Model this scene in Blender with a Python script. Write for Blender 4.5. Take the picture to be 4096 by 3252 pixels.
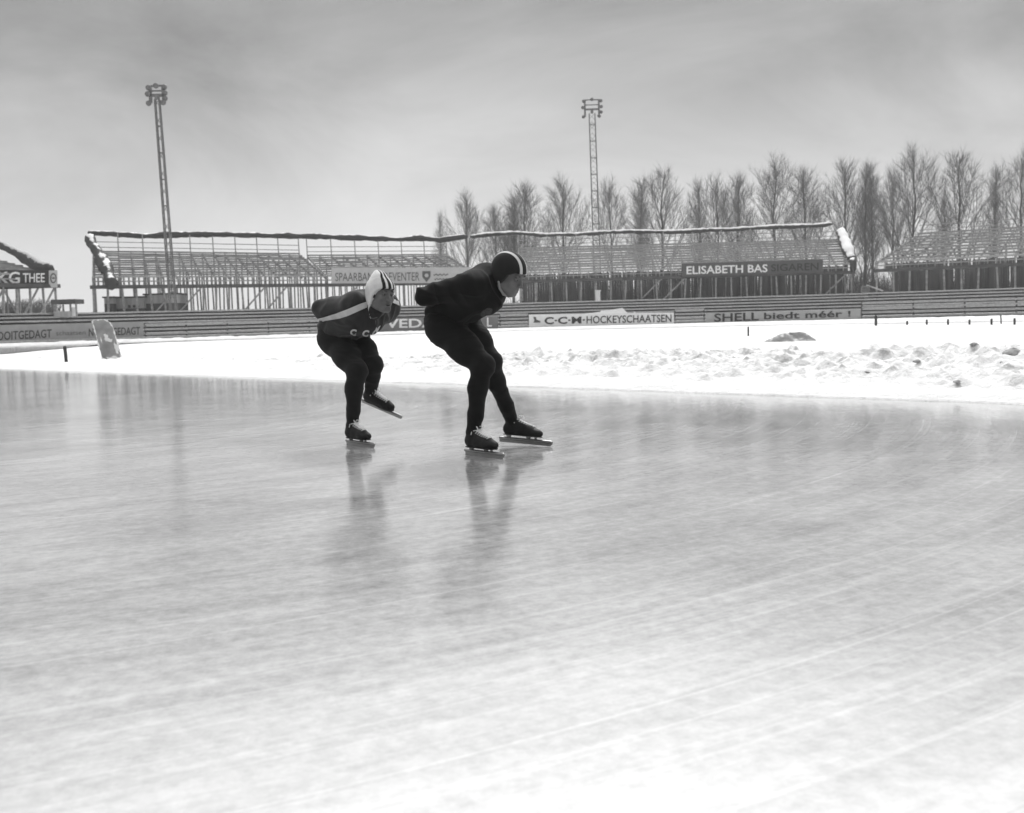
import bpy, math, random
import numpy as np
from mathutils import Matrix, Vector

for o in list(bpy.data.objects):
    bpy.data.objects.remove(o)
SC = bpy.context.scene
COL = SC.collection
R = math.radians

# ------------------------------------------------------------------ camera
W, H, FPX = 1024, 813, 1100.0
CAM_H = 0.95
PITCH = math.atan((H / 2 - 316.0) / FPX)
ROLL = R(1.6)
_f = Vector((0, math.cos(PITCH), -math.sin(PITCH)))
_u0 = Vector((0, math.sin(PITCH), math.cos(PITCH)))
_r0 = Vector((1, 0, 0))
_r = math.cos(ROLL) * _r0 - math.sin(ROLL) * _u0
_u = math.cos(ROLL) * _u0 + math.sin(ROLL) * _r0
CAM_P = Vector((0, 0, CAM_H))
cam = bpy.data.cameras.new('camera')
cam.sensor_width = 36.0
cam.lens = 36.0 * FPX / W
cam.clip_start = 0.05
cam.clip_end = 6000
cam.dof.use_dof = True
cam.dof.focus_distance = 7.7
cam.dof.aperture_fstop = 4.0
camo = bpy.data.objects.new('camera', cam)
COL.objects.link(camo)
m = Matrix.Identity(4)
for i in range(3):
    m[i][0], m[i][1], m[i][2], m[i][3] = _r[i], _u[i], -_f[i], CAM_P[i]
camo.matrix_world = m
SC.camera = camo
SC.render.resolution_x, SC.render.resolution_y = W, H

def ray(px, py):
    return _f + _r * ((px - W / 2) / FPX) + _u * (-(py - H / 2) / FPX)
def P(px, py, D):                    # world point seen at a pixel, D metres ahead
    d = ray(px, py)
    return CAM_P + d * (D / d.y)
def G(px, py, z=0.0):                # point of the level z seen at a pixel
    d = ray(px, py)
    return CAM_P + d * ((z - CAM_H) / d.z)
def zoomP(zx, zy, D):                # skater close-up survey coordinates
    return P(287.5 + zx / 7.207, 237.5 + zy / 7.207, D)

# ------------------------------------------------------------------ light
SUN_EL, SUN_AZ = R(47), R(7)         # azimuth clockwise from +Y
world = bpy.data.worlds.new('World')
SC.world = world
world.use_nodes = True
nt = world.node_tree
for n in list(nt.nodes):
    nt.nodes.remove(n)
def wn(t, **k):
    n = nt.nodes.new(t)
    for a, b in k.items():
        setattr(n, a, b)
    return n
out = wn('ShaderNodeOutputWorld'); bg = wn('ShaderNodeBackground')
sky = wn('ShaderNodeTexSky', sky_type='NISHITA', sun_disc=False, sun_elevation=SUN_EL,
         sun_rotation=SUN_AZ, air_density=1.0, dust_density=2.0, ozone_density=1.0)
bw = wn('ShaderNodeRGBToBW')
tc = wn('ShaderNodeTexCoord')
mp = wn('ShaderNodeMapping'); mp.inputs['Scale'].default_value = (1.0, 1.0, 2.6)
mp.inputs['Rotation'].default_value = (0.25, 0.35, 0.4)
n1 = wn('ShaderNodeTexNoise'); n1.inputs['Scale'].default_value = 2.3
n1.inputs['Detail'].default_value = 9; n1.inputs['Roughness'].default_value = 0.58
n1.inputs['Distortion'].default_value = 0.6
rmp = wn('ShaderNodeMapRange')
rmp.inputs['From Min'].default_value = 0.32; rmp.inputs['From Max'].default_value = 0.7
rmp.inputs['To Min'].default_value = 0.68; rmp.inputs['To Max'].default_value = 1.36
# thin overcast: the blue sky's luminance evened out by cloud
mix = wn('ShaderNodeMix'); mix.data_type = 'FLOAT'
mix.inputs['Factor'].default_value = 0.86
sep = wn('ShaderNodeSeparateXYZ')
el = wn('ShaderNodeFloatCurve')      # brightness of the cloud layer from horizon to zenith (x 12)
cv = el.mapping.curves[0]
SKYC = [(0.0, .56), (0.07, .46), (0.16, .285), (0.26, .155), (0.36, .34), (0.55, .80), (0.75, .95), (1.0, .95)]
cv.points[0].location = SKYC[0]; cv.points[1].location = SKYC[-1]
for pt_ in SKYC[1:-1]: cv.points.new(*pt_)
el.mapping.update()
el12 = wn('ShaderNodeMath', operation='MULTIPLY'); el12.inputs[1].default_value = 12.0
amp = wn('ShaderNodeMapRange')
amp.inputs['From Min'].default_value = 0.02; amp.inputs['From Max'].default_value = 0.2
mul = wn('ShaderNodeMath', operation='MULTIPLY')
mixc = wn('ShaderNodeMix'); mixc.data_type = 'FLOAT'; mixc.inputs[2].default_value = 1.0
L = nt.links.new
L(tc.outputs['Generated'], mp.inputs['Vector']); L(mp.outputs[0], n1.inputs['Vector'])
L(n1.outputs['Fac'], rmp.inputs['Value'])
L(tc.outputs['Generated'], sep.inputs[0])
L(sep.outputs['Z'], el.inputs['Value']); L(el.outputs[0], el12.inputs[0]); L(sep.outputs['Z'], amp.inputs['Value'])
L(sky.outputs[0], bw.inputs[0])
L(bw.outputs[0], mix.inputs[2]); L(el12.outputs[0], mix.inputs[3])
L(amp.outputs[0], mixc.inputs[0]); L(rmp.outputs[0], mixc.inputs[3])
L(mix.outputs[0], mul.inputs[0]); L(mixc.outputs[0], mul.inputs[1])
# cloud is brighter on the sun's side of the sky
dt = wn('ShaderNodeVectorMath', operation='DOT_PRODUCT')
dt.inputs[1].default_value = (math.sin(SUN_AZ) * math.cos(SUN_EL), math.cos(SUN_AZ) * math.cos(SUN_EL), math.sin(SUN_EL))
dr = wn('ShaderNodeMapRange'); dr.interpolation_type = 'SMOOTHSTEP'
dr.inputs['From Min'].default_value = -0.7; dr.inputs['From Max'].default_value = 0.95
dr.inputs['To Min'].default_value = 0.5; dr.inputs['To Max'].default_value = 1.22
mul2 = wn('ShaderNodeMath', operation='MULTIPLY')
L(tc.outputs['Generated'], dt.inputs[0]); L(dt.outputs['Value'], dr.inputs['Value'])
L(mul.outputs[0], mul2.inputs[0]); L(dr.outputs[0], mul2.inputs[1])
L(mul2.outputs[0], bg.inputs['Color']); L(bg.outputs[0], out.inputs['Surface'])
bg.inputs['Strength'].default_value = 0.1

sun = bpy.data.lights.new('sun', 'SUN')
sun.energy = 2.5
sun.angle = R(14)
suno = bpy.data.objects.new('sun', sun)
COL.objects.link(suno)
sd = Vector((math.sin(SUN_AZ) * math.cos(SUN_EL), math.cos(SUN_AZ) * math.cos(SUN_EL), math.sin(SUN_EL)))
suno.rotation_euler = sd.to_track_quat('Z', 'Y').to_euler()
suno.location = (0, 0, 60)

SC.view_settings.view_transform = 'Standard'
SC.view_settings.look = 'None'
SC.view_settings.exposure = 0.15
SC.view_settings.gamma = 1.0

# ------------------------------------------------------------------ helpers
def setp(o, label=None, cat=None, group=None, kind=None):
    if label: o['label'] = label
    if cat: o['category'] = cat
    if group: o['group'] = group
    if kind: o['kind'] = kind
    return o

def empty(name, loc, label, cat, group=None):
    o = bpy.data.objects.new(name, None)
    o.empty_display_size = 0.2
    o.location = loc
    COL.objects.link(o)
    return setp(o, label, cat, group)

def link_mesh(name, me, mat, parent=None, smooth=False):
    o = bpy.data.objects.new(name, me)
    COL.objects.link(o)
    if mat is not None and len(me.materials) == 0:
        for mm in (mat if isinstance(mat, (list, tuple)) else [mat]):
            me.materials.append(mm)
    if smooth:
        me.polygons.foreach_set('use_smooth', [True] * len(me.polygons))
    if parent is not None:
        o.parent = parent
    return o

class MB:
    """collects shapes given in world space; build() links them as one mesh"""
    def __init__(s):
        s.v = []; s.f = []
    def box(s, c, sx, sy, sz, rot=None):
        b = len(s.v)
        for z in (-.5, .5):
            for (x, y) in ((-.5, -.5), (.5, -.5), (.5, .5), (-.5, .5)):
                p = Vector((x * sx, y * sy, z * sz))
                if rot is not None: p = rot @ p
                s.v.append(tuple(Vector(c) + p))
        s.f += [tuple(b + i for i in q) for q in ((3, 2, 1, 0), (4, 5, 6, 7), (0, 1, 5, 4), (1, 2, 6, 5), (2, 3, 7, 6), (3, 0, 4, 7))]
    def beam(s, a, b, w, h, up=(0, 0, 1)):
        a = Vector(a); b = Vector(b)
        d = (b - a)
        if d.length < 1e-6: return
        d.normalize()
        u = Vector(up)
        x = d.cross(u)
        if x.length < 1e-3: x = d.cross(Vector((0, 1, 0)))
        x.normalize(); u = x.cross(d)
        k = len(s.v)
        for p in (a, b):
            for (i, j) in ((-.5, -.5), (.5, -.5), (.5, .5), (-.5, .5)):
                s.v.append(tuple(p + x * (i * w) + u * (j * h)))
        s.f += [tuple(k + i for i in q) for q in ((0, 1, 2, 3), (7, 6, 5, 4), (0, 4, 5, 1), (1, 5, 6, 2), (2, 6, 7, 3), (3, 7, 4, 0))]
    def tube(s, pts, rad, n=6, cap=True):
        pts = [Vector(p) for p in pts]
        if not isinstance(rad, (list, tuple)): rad = [rad] * len(pts)
        base = len(s.v)
        prev = None
        for i, p in enumerate(pts):
            d = (pts[min(i + 1, len(pts) - 1)] - pts[max(i - 1, 0)])
            d.normalize()
            if prev is None:
                x = d.orthogonal().normalized()
            else:
                x = prev - d * prev.dot(d)
                x = x.normalized() if x.length > 1e-5 else d.orthogonal().normalized()
            prev = x
            y = d.cross(x)
            for k in range(n):
                a = 2 * math.pi * k / n
                s.v.append(tuple(p + (x * math.cos(a) + y * math.sin(a)) * rad[i]))
        for i in range(len(pts) - 1):
            for k in range(n):
                s.f.append((base + i * n + k, base + i * n + (k + 1) % n, base + (i + 1) * n + (k + 1) % n, base + (i + 1) * n + k))
        if cap:
            s.f.append(tuple(base + k for k in reversed(range(n))))
            e = base + (len(pts) - 1) * n
            s.f.append(tuple(e + k for k in range(n)))
    def build(s, name, mat, parent=None, smooth=False):
        o0 = Vector((0, 0, 0))
        if parent is not None: o0 = world_loc(parent)
        me = bpy.data.meshes.new(name)
        me.from_pydata([(x - o0.x, y - o0.y, z - o0.z) for x, y, z in s.v], [], s.f)
        return link_mesh(name, me, mat, parent, smooth)

def world_loc(o):
    l = Vector((0, 0, 0))
    while o is not None:
        l = l + o.location
        o = o.parent
    return l

def np_mesh(name, V, F, mat, parent=None, smooth=True):
    """V (n,3) world coordinates, F (m,k) int array"""
    V = np.asarray(V, dtype=np.float64).reshape(-1, 3)
    o0 = Vector((0, 0, 0)) if parent is None else world_loc(parent)
    V = V - np.array(o0)
    F = np.asarray(F, dtype=np.int32)
    me = bpy.data.meshes.new(name)
    me.vertices.add(len(V)); me.vertices.foreach_set('co', V.astype(np.float32).ravel())
    k = F.shape[1]
    me.loops.add(F.size); me.loops.foreach_set('vertex_index', F.ravel())
    me.polygons.add(len(F))
    me.polygons.foreach_set('loop_start', np.arange(0, F.size, k, dtype=np.int32))
    me.polygons.foreach_set('loop_total', np.full(len(F), k, dtype=np.int32))
    me.update(calc_edges=True)
    me.validate()
    return link_mesh(name, me, mat, parent, smooth)

# value noise in numpy
def vnoise(x, y, seed=0):
    xi = np.floor(x).astype(np.int64); yi = np.floor(y).astype(np.int64)
    fx = x - xi; fy = y - yi
    fx = fx * fx * (3 - 2 * fx); fy = fy * fy * (3 - 2 * fy)
    def h(a, b):
        n = (a * 374761393 + b * 668265263 + seed * 1442695041) & 0xffffffff
        n = ((n ^ (n >> 13)) * 1274126177) & 0xffffffff
        return ((n ^ (n >> 16)) & 0xffff) / 65535.0
    return (h(xi, yi) * (1 - fx) + h(xi + 1, yi) * fx) * (1 - fy) + (h(xi, yi + 1) * (1 - fx) + h(xi + 1, yi + 1) * fx) * fy
def fbm(x, y, oct=4, seed=0):
    t = 0; a = 0.5; s = 0
    for i in range(oct):
        t = t + a * vnoise(x * 2 ** i, y * 2 ** i, seed + i * 7); s += a; a *= 0.5
    return t / s

# ------------------------------------------------------------------ materials (black-and-white picture: all greys)
def nodes_of(mat):
    return mat.node_tree.nodes, mat.node_tree.links
def gmat(name, v, rough=0.8, var=0.15, scale=6.0, metal=0.0, bump=0.0, bscale=60.0, spec=0.3, stretch=(1, 1, 1)):
    mt = bpy.data.materials.new(name); mt.use_nodes = True
    N, Lk = nodes_of(mt)
    b = N['Principled BSDF']
    b.inputs['Roughness'].default_value = rough
    b.inputs['Metallic'].default_value = metal
    b.inputs['Specular IOR Level'].default_value = spec
    t = N.new('ShaderNodeTexCoord')
    mpn = N.new('ShaderNodeMapping'); mpn.inputs['Scale'].default_value = stretch
    n = N.new('ShaderNodeTexNoise'); n.inputs['Scale'].default_value = scale; n.inputs['Detail'].default_value = 5
    r = N.new('ShaderNodeMapRange')
    r.inputs['From Min'].default_value = 0.3; r.inputs['From Max'].default_value = 0.7
    r.inputs['To Min'].default_value = v * (1 - var); r.inputs['To Max'].default_value = v * (1 + var)
    Lk.new(t.outputs['Object'], mpn.inputs[0]); Lk.new(mpn.outputs[0], n.inputs['Vector'])
    Lk.new(n.outputs['Fac'], r.inputs['Value']); Lk.new(r.outputs[0], b.inputs['Base Color'])
    if bump > 0:
        n2 = N.new('ShaderNodeTexNoise'); n2.inputs['Scale'].default_value = bscale; n2.inputs['Detail'].default_value = 4
        bp = N.new('ShaderNodeBump'); bp.inputs['Strength'].default_value = bump; bp.inputs['Distance'].default_value = 0.01
        Lk.new(t.outputs['Object'], n2.inputs['Vector']); Lk.new(n2.outputs['Fac'], bp.inputs['Height'])
        Lk.new(bp.outputs[0], b.inputs['Normal'])
    return mt
def snowy(name, v, amount=0.5, scale=3.0, z0=0.2, snow=0.85):
    """base grey with snow caught on faces that look up"""
    mt = gmat(name, v, 0.8, 0.25, 8.0)
    N, Lk = nodes_of(mt); b = N['Principled BSDF']
    src = b.inputs['Base Color'].links[0].from_socket
    g = N.new('ShaderNodeNewGeometry'); s = N.new('ShaderNodeSeparateXYZ')
    n = N.new('ShaderNodeTexNoise'); n.inputs['Scale'].default_value = scale; n.inputs['Detail'].default_value = 6
    t = N.new('ShaderNodeTexCoord')
    Lk.new(t.outputs['Object'], n.inputs['Vector'])
    Lk.new(g.outputs['Normal'], s.inputs[0])
    a = N.new('ShaderNodeMath'); a.operation = 'ADD'
    Lk.new(s.outputs['Z'], a.inputs[0]); Lk.new(n.outputs['Fac'], a.inputs[1])
    r = N.new('ShaderNodeMapRange')
    r.inputs['From Min'].default_value = z0 + 1.0 - amount; r.inputs['From Max'].default_value = z0 + 1.08 - amount
    Lk.new(a.outputs[0], r.inputs['Value'])
    mx = N.new('ShaderNodeMix'); mx.data_type = 'FLOAT'
    mx.inputs[3].default_value = snow
    Lk.new(r.outputs[0], mx.inputs[0]); Lk.new(src, mx.inputs[2])
    Lk.new(mx.outputs[0], b.inputs['Base Color'])
    return mt

M = {}
M['wood'] = gmat('weathered_wood', 0.3, 0.85, 0.3, 1.2, stretch=(1, 1, 4))
M['woodlight'] = snowy('frosted_plank', 0.33, 0.2, 2.0)
M['wooddark'] = gmat('dark_timber', 0.07, 0.85, 0.3, 1.5)
M['steel'] = gmat('grey_steel', 0.14, 0.6, 0.2, 4.0)
M['canvas'] = snowy('tarred_canvas', 0.035, -0.1, 1.3)
M['canvas_grey'] = snowy('frosted_canvas', 0.05, 0.0, 2.4, 0.2, 0.42)
M['canvas_snow'] = snowy('snowy_canvas', 0.035, 0.4, 2.2)
M['concrete'] = gmat('concrete', 0.16, 0.9, 0.25, 1.0)
M['riser'] = gmat('terrace_riser', 0.3, 0.9, 0.25, 1.0)
M['tread'] = snowy('terrace_tread', 0.36, 0.5, 1.2)
M['bark'] = gmat('bark', 0.11, 0.9, 0.2, 3.0)
M['twig'] = gmat('twig', 0.16, 0.9, 0.2, 3.0)
M['brush'] = gmat('brushwood', 0.09, 0.9, 0.3, 1.0)
M['white'] = gmat('white_paint', 0.72, 0.6, 0.05, 3.0)
M['signdark'] = gmat('dark_paint', 0.018, 0.5, 0.1, 3.0)
M['signmid'] = gmat('mid_grey_paint', 0.27, 0.6, 0.1, 2.0)
M['signlight'] = gmat('light_grey_paint', 0.42, 0.6, 0.08, 2.0)
M['signgrey'] = gmat('slate_paint', 0.14, 0.6, 0.1, 2.0)
M['signcig'] = gmat('cigar_sign_paint', 0.075, 0.6, 0.1, 2.0)
M['signpale'] = gmat('pale_paint', 0.5, 0.6, 0.06, 2.0)
M['inkdark'] = gmat('dark_lettering', 0.02, 0.6, 0.1, 4.0)
M['inkgrey'] = gmat('grey_lettering', 0.07, 0.6, 0.1, 4.0)
M['inkfaint'] = gmat('faint_lettering', 0.015, 0.6, 0.1, 4.0)
M['hut'] = gmat('hut_boards', 0.42, 0.85, 0.2, 1.0, stretch=(6, 6, .6))
M['hutdark'] = gmat('hut_dark', 0.1, 0.85, 0.2, 1.0)
M['stake'] = gmat('stake_wood', 0.05, 0.85, 0.2, 5.0)
# ------------------------------------------------------------------ ground, ice, snow
def snow_material():
    mt = bpy.data.materials.new('snow'); mt.use_nodes = True
    N, Lk = nodes_of(mt); b = N['Principled BSDF']
    b.inputs['Roughness'].default_value = 0.9
    b.inputs['Specular IOR Level'].default_value = 0.15
    t = N.new('ShaderNodeTexCoord')
    n = N.new('ShaderNodeTexNoise'); n.inputs['Scale'].default_value = 0.8; n.inputs['Detail'].default_value = 8
    n.inputs['Roughness'].default_value = 0.7
    r = N.new('ShaderNodeMapRange')
    r.inputs['From Min'].default_value = 0.3; r.inputs['From Max'].default_value = 0.62
    r.inputs['To Min'].default_value = 0.76; r.inputs['To Max'].default_value = 0.88
    n2 = N.new('ShaderNodeTexNoise'); n2.inputs['Scale'].default_value = 11; n2.inputs['Detail'].default_value = 9; n2.inputs['Roughness'].default_value = 0.7
    bp = N.new('ShaderNodeBump'); bp.inputs['Strength'].default_value = 0.8; bp.inputs['Distance'].default_value = 0.05
    Lk.new(t.outputs['Object'], n.inputs['Vector']); Lk.new(t.outputs['Object'], n2.inputs['Vector'])
    Lk.new(n.outputs['Fac'], r.inputs['Value'])
    da = N.new('ShaderNodeAttribute'); da.attribute_name = 'dirt_shade'  # bank greys: dirt, and the lumps' shaded sides put into the colour
    n3 = N.new('ShaderNodeTexNoise'); n3.inputs['Scale'].default_value = 3.4; n3.inputs['Detail'].default_value = 7; n3.inputs['Roughness'].default_value = 0.72
    r3 = N.new('ShaderNodeMapRange'); r3.inputs['From Min'].default_value = 0.5; r3.inputs['From Max'].default_value = 0.63
    m3 = N.new('ShaderNodeMath'); m3.operation = 'MULTIPLY'
    x3 = N.new('ShaderNodeMix'); x3.data_type = 'FLOAT'; x3.inputs[3].default_value = 0.40
    Lk.new(t.outputs['Object'], n3.inputs['Vector']); Lk.new(n3.outputs['Fac'], r3.inputs['Value'])
    Lk.new(r3.outputs[0], m3.inputs[0]); Lk.new(da.outputs['Fac'], m3.inputs[1]); Lk.new(m3.outputs[0], x3.inputs[0])
    Lk.new(r.outputs[0], x3.inputs[2]); Lk.new(x3.outputs[0], b.inputs['Base Color'])
    Lk.new(n2.outputs['Fac'], bp.inputs['Height']); Lk.new(bp.outputs[0], b.inputs['Normal'])
    return mt
M['snow'] = snow_material()

def ice_material():
    mt = bpy.data.materials.new('rink_ice'); mt.use_nodes = True
    N, Lk = nodes_of(mt); b = N['Principled BSDF']
    def node(t, **k):
        n = N.new(t)
        for a, c in k.items(): setattr(n, a, c)
        return n
    t = node('ShaderNodeTexCoord')
    # skate ripples run round the bend: polar coordinates about the bend's centre
    sub = node('ShaderNodeVectorMath', operation='SUBTRACT'); sub.inputs[1].default_value = (-6.0, 12.5, 0)
    ln = node('ShaderNodeVectorMath', operation='LENGTH')
    sp = node('ShaderNodeSeparateXYZ')
    at = node('ShaderNodeMath', operation='ARCTAN2')
    cb = node('ShaderNodeCombineXYZ')
    ms = node('ShaderNodeMath', operation='MULTIPLY'); ms.inputs[1].default_value = 3.5
    Lk.new(t.outputs['Object'], sub.inputs[0]); Lk.new(sub.outputs[0], ln.inputs[0]); Lk.new(sub.outputs[0], sp.inputs[0])
    Lk.new(sp.outputs['Y'], at.inputs[0]); Lk.new(sp.outputs['X'], at.inputs[1])
    Lk.new(at.outputs[0], ms.inputs[0])
    Lk.new(ln.outputs['Value'], cb.inputs[0]); Lk.new(ms.outputs[0], cb.inputs[1])
    rip = node('ShaderNodeTexNoise'); rip.inputs['Scale'].default_value = 1.0; rip.inputs['Detail'].default_value = 3
    rip.inputs['Roughness'].default_value = 0.55; rip.inputs['Distortion'].default_value = 0.5
    rpm = node('ShaderNodeVectorMath', operation='MULTIPLY'); rpm.inputs[1].default_value = (4.2, 2.4, 1.0)
    Lk.new(cb.outputs[0], rpm.inputs[0]); Lk.new(rpm.outputs[0], rip.inputs['Vector'])
    # broad, faint frost patches and fine grain
    fr = node('ShaderNodeTexNoise'); fr.inputs['Scale'].default_value = 0.8; fr.inputs['Detail'].default_value = 6
    fr.inputs['Roughness'].default_value = 0.62; fr.inputs['Distortion'].default_value = 0.4
    Lk.new(t.outputs['Object'], fr.inputs['Vector'])
    fg = node('ShaderNodeTexNoise'); fg.inputs['Scale'].default_value = 15; fg.inputs['Detail'].default_value = 8
    fg.inputs['Roughness'].default_value = 0.8
    Lk.new(t.outputs['Object'], fg.inputs['Vector'])
    # fine blade scratches along the bend
    sc_ = node('ShaderNodeTexNoise'); sc_.inputs['Scale'].default_value = 1.0; sc_.inputs['Detail'].default_value = 4; sc_.inputs['Roughness'].default_value = 0.7
    scm = node('ShaderNodeVectorMath', operation='MULTIPLY'); scm.inputs[1].default_value = (30.0, 5.0, 1.0)
    Lk.new(cb.outputs[0], scm.inputs[0]); Lk.new(scm.outputs[0], sc_.inputs['Vector'])
    # polished where racers pass; base colour pales near the camera, frost plus painted glare
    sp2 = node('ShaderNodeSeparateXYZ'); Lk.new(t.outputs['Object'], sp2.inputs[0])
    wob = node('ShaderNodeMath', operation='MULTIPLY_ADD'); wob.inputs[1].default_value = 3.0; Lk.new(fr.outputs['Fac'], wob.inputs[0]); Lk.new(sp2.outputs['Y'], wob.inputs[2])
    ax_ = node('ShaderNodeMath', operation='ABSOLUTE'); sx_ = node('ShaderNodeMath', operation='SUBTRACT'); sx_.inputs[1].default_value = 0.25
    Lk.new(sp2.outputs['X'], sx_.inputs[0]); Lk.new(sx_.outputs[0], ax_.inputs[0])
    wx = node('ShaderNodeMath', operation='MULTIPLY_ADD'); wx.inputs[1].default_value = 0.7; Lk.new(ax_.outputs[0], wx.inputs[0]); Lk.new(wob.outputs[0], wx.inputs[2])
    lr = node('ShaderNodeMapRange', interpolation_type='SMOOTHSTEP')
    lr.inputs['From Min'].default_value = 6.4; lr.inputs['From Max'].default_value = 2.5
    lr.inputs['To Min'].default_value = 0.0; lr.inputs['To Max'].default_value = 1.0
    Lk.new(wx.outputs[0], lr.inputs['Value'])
    def wsum(terms, bias=0.5):
        acc = None
        for sock, k in terms:
            m_ = node('ShaderNodeMath', operation='MULTIPLY_ADD'); m_.inputs[1].default_value = k; m_.inputs[2].default_value = -bias * k
            Lk.new(sock, m_.inputs[0])
            if acc is None: acc = m_
            else:
                ad = node('ShaderNodeMath', operation='ADD'); Lk.new(acc.outputs[0], ad.inputs[0]); Lk.new(m_.outputs[0], ad.inputs[1]); acc = ad
        return acc.outputs[0]
    # thin blade cuts: narrow level lines of a stretched noise
    def cuts(sx, sy, wdt, off):
        q_ = node('ShaderNodeVectorMath', operation='MULTIPLY_ADD'); q_.inputs[1].default_value = (sx, sy, 1.0); q_.inputs[2].default_value = (off, off, 0)
        n_ = node('ShaderNodeTexNoise'); n_.inputs['Scale'].default_value = 1.0; n_.inputs['Detail'].default_value = 1
        Lk.new(cb.outputs[0], q_.inputs[0]); Lk.new(q_.outputs[0], n_.inputs['Vector'])
        d_ = node('ShaderNodeMath', operation='SUBTRACT'); d_.inputs[1].default_value = 0.5; Lk.new(n_.outputs['Fac'], d_.inputs[0])
        e_ = node('ShaderNodeMath', operation='ABSOLUTE'); Lk.new(d_.outputs[0], e_.inputs[0])
        r_ = node('ShaderNodeMapRange'); r_.inputs['From Min'].default_value = 0; r_.inputs['From Max'].default_value = wdt
        r_.inputs['To Min'].default_value = 1; r_.inputs['To Max'].default_value = 0; Lk.new(e_.outputs[0], r_.inputs['Value'])
        return r_.outputs[0]
    fl = node('ShaderNodeTexNoise'); fl.inputs['Scale'].default_value = 1.0; fl.inputs['Detail'].default_value = 6; fl.inputs['Roughness'].default_value = 0.7
    flm = node('ShaderNodeMapping'); flm.inputs['Scale'].default_value = (2.2, 3.4, 1)
    Lk.new(t.outputs['Object'], flm.inputs[0]); Lk.new(flm.outputs[0], fl.inputs['Vector'])
    flr = node('ShaderNodeMapRange'); flr.inputs['From Min'].default_value = 0.62; flr.inputs['From Max'].default_value = 0.74; Lk.new(fl.outputs['Fac'], flr.inputs['Value'])
    extra = wsum([(cuts(2.6, .10, .009, 3.0), 0.07), (cuts(4.5, .16, .010, 17.0), 0.06), (cuts(9.0, .3, .012, 31.0), 0.05), (flr.outputs[0], 0.10)], 0.08)
    detail = wsum([(rip.outputs['Fac'], ICE_RIP), (fr.outputs['Fac'], ICE_PATCH), (fg.outputs['Fac'], 0.55), (sc_.outputs['Fac'], 0.12)])  # ripple shading painted into the base colour, beside patches, grain and scratches
    dsum = node('ShaderNodeMath', operation='ADD'); Lk.new(detail, dsum.inputs[0]); Lk.new(extra, dsum.inputs[1]); detail = dsum.outputs[0]
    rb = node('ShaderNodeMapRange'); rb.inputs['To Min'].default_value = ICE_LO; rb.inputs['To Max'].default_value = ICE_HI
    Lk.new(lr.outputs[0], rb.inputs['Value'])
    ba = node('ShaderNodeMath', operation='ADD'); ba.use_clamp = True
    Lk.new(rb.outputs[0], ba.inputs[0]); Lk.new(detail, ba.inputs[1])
    rr = node('ShaderNodeMapRange'); rr.inputs['To Min'].default_value = 0.075; rr.inputs['To Max'].default_value = 0.28
    Lk.new(lr.outputs[0], rr.inputs['Value'])
    ra = node('ShaderNodeMath', operation='MULTIPLY_ADD'); ra.inputs[1].default_value = 0.15
    Lk.new(detail, ra.inputs[0]); Lk.new(rr.outputs[0], ra.inputs[2])
    Lk.new(ba.outputs[0], b.inputs['Base Color']); Lk.new(ra.outputs[0], b.inputs['Roughness'])
    a2 = node('ShaderNodeMath', operation='MULTIPLY_ADD'); a2.inputs[1].default_value = 1.0
    m9 = node('ShaderNodeMath', operation='MULTIPLY'); m9.inputs[1].default_value = 0.15
    Lk.new(fg.outputs['Fac'], m9.inputs[0]); Lk.new(rip.outputs['Fac'], a2.inputs[0]); Lk.new(m9.outputs[0], a2.inputs[2])
    b.inputs['IOR'].default_value = 1.52
    b.inputs['Specular IOR Level'].default_value = 0.5
    bp = node('ShaderNodeBump'); bp.inputs['Strength'].default_value = 0.3; bp.inputs['Distance'].default_value = 0.010
    Lk.new(a2.outputs[0], bp.inputs['Height']); Lk.new(bp.outputs[0], b.inputs['Normal'])
    return mt
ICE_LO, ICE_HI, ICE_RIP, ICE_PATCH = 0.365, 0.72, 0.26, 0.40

# ground to the horizon
g = MB(); S_ = 3000.0
g.v = [(-S_, -S_, -0.06), (S_, -S_, -0.06), (S_, S_, -0.06), (-S_, S_, -0.06)]; g.f = [(0, 1, 2, 3)]
setp(g.build('ground', M['snow']), kind='structure')

# edge between rink ice and infield snow
E0 = G(0, 368.6); E1 = G(1024, 404.7)
eu = (E1 - E0); eu.z = 0; ELEN = eu.length; eu.normalize()
ev = Vector((-eu.y, eu.x, 0))
if ev.y < 0: ev = -ev
def edge_pt(u, v):
    return E0 + eu * u + ev * v
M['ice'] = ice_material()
# ice sheet: a strip on the camera's side of the edge, running under the snow lip
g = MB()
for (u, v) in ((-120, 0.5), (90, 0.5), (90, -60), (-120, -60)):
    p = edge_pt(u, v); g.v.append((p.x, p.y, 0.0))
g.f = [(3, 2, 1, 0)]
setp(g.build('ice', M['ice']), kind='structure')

# infield snow: a height field with a ploughed, clumpy bank
rng = np.random.default_rng(5)
us = np.concatenate([np.arange(-90, -12, 0.6), np.arange(-12, 4, 0.14), np.arange(4, 34, 0.055), np.arange(34, 70, 0.5)])
vs = np.concatenate([np.arange(0, 0.6, 0.03), np.arange(0.6, 7.0, 0.055), np.arange(7.0, 14, 0.12), np.arange(14, 30, 0.5), np.arange(30, 120, 3.0)])
UU, VV = np.meshgrid(us, vs, indexing='ij')
def sstep(a, b, x):
    t = np.clip((x - a) / (b - a), 0, 1); return t * t * (3 - 2 * t)
base = 0.05 * sstep(0, 0.25, VV) + 0.03 * sstep(0.3, 1.6, VV)
right = sstep(6.0, 20.0, UU)
midl = sstep(-2.0, 6.0, UU)
bank = np.exp(-((VV - 3.0) / 1.7) ** 2) * (0.012 + 0.05 * midl + 0.13 * right)
hgt = base + bank * (0.6 + 0.8 * fbm(UU * 0.6, VV * 0.6, 3, 3))
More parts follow.
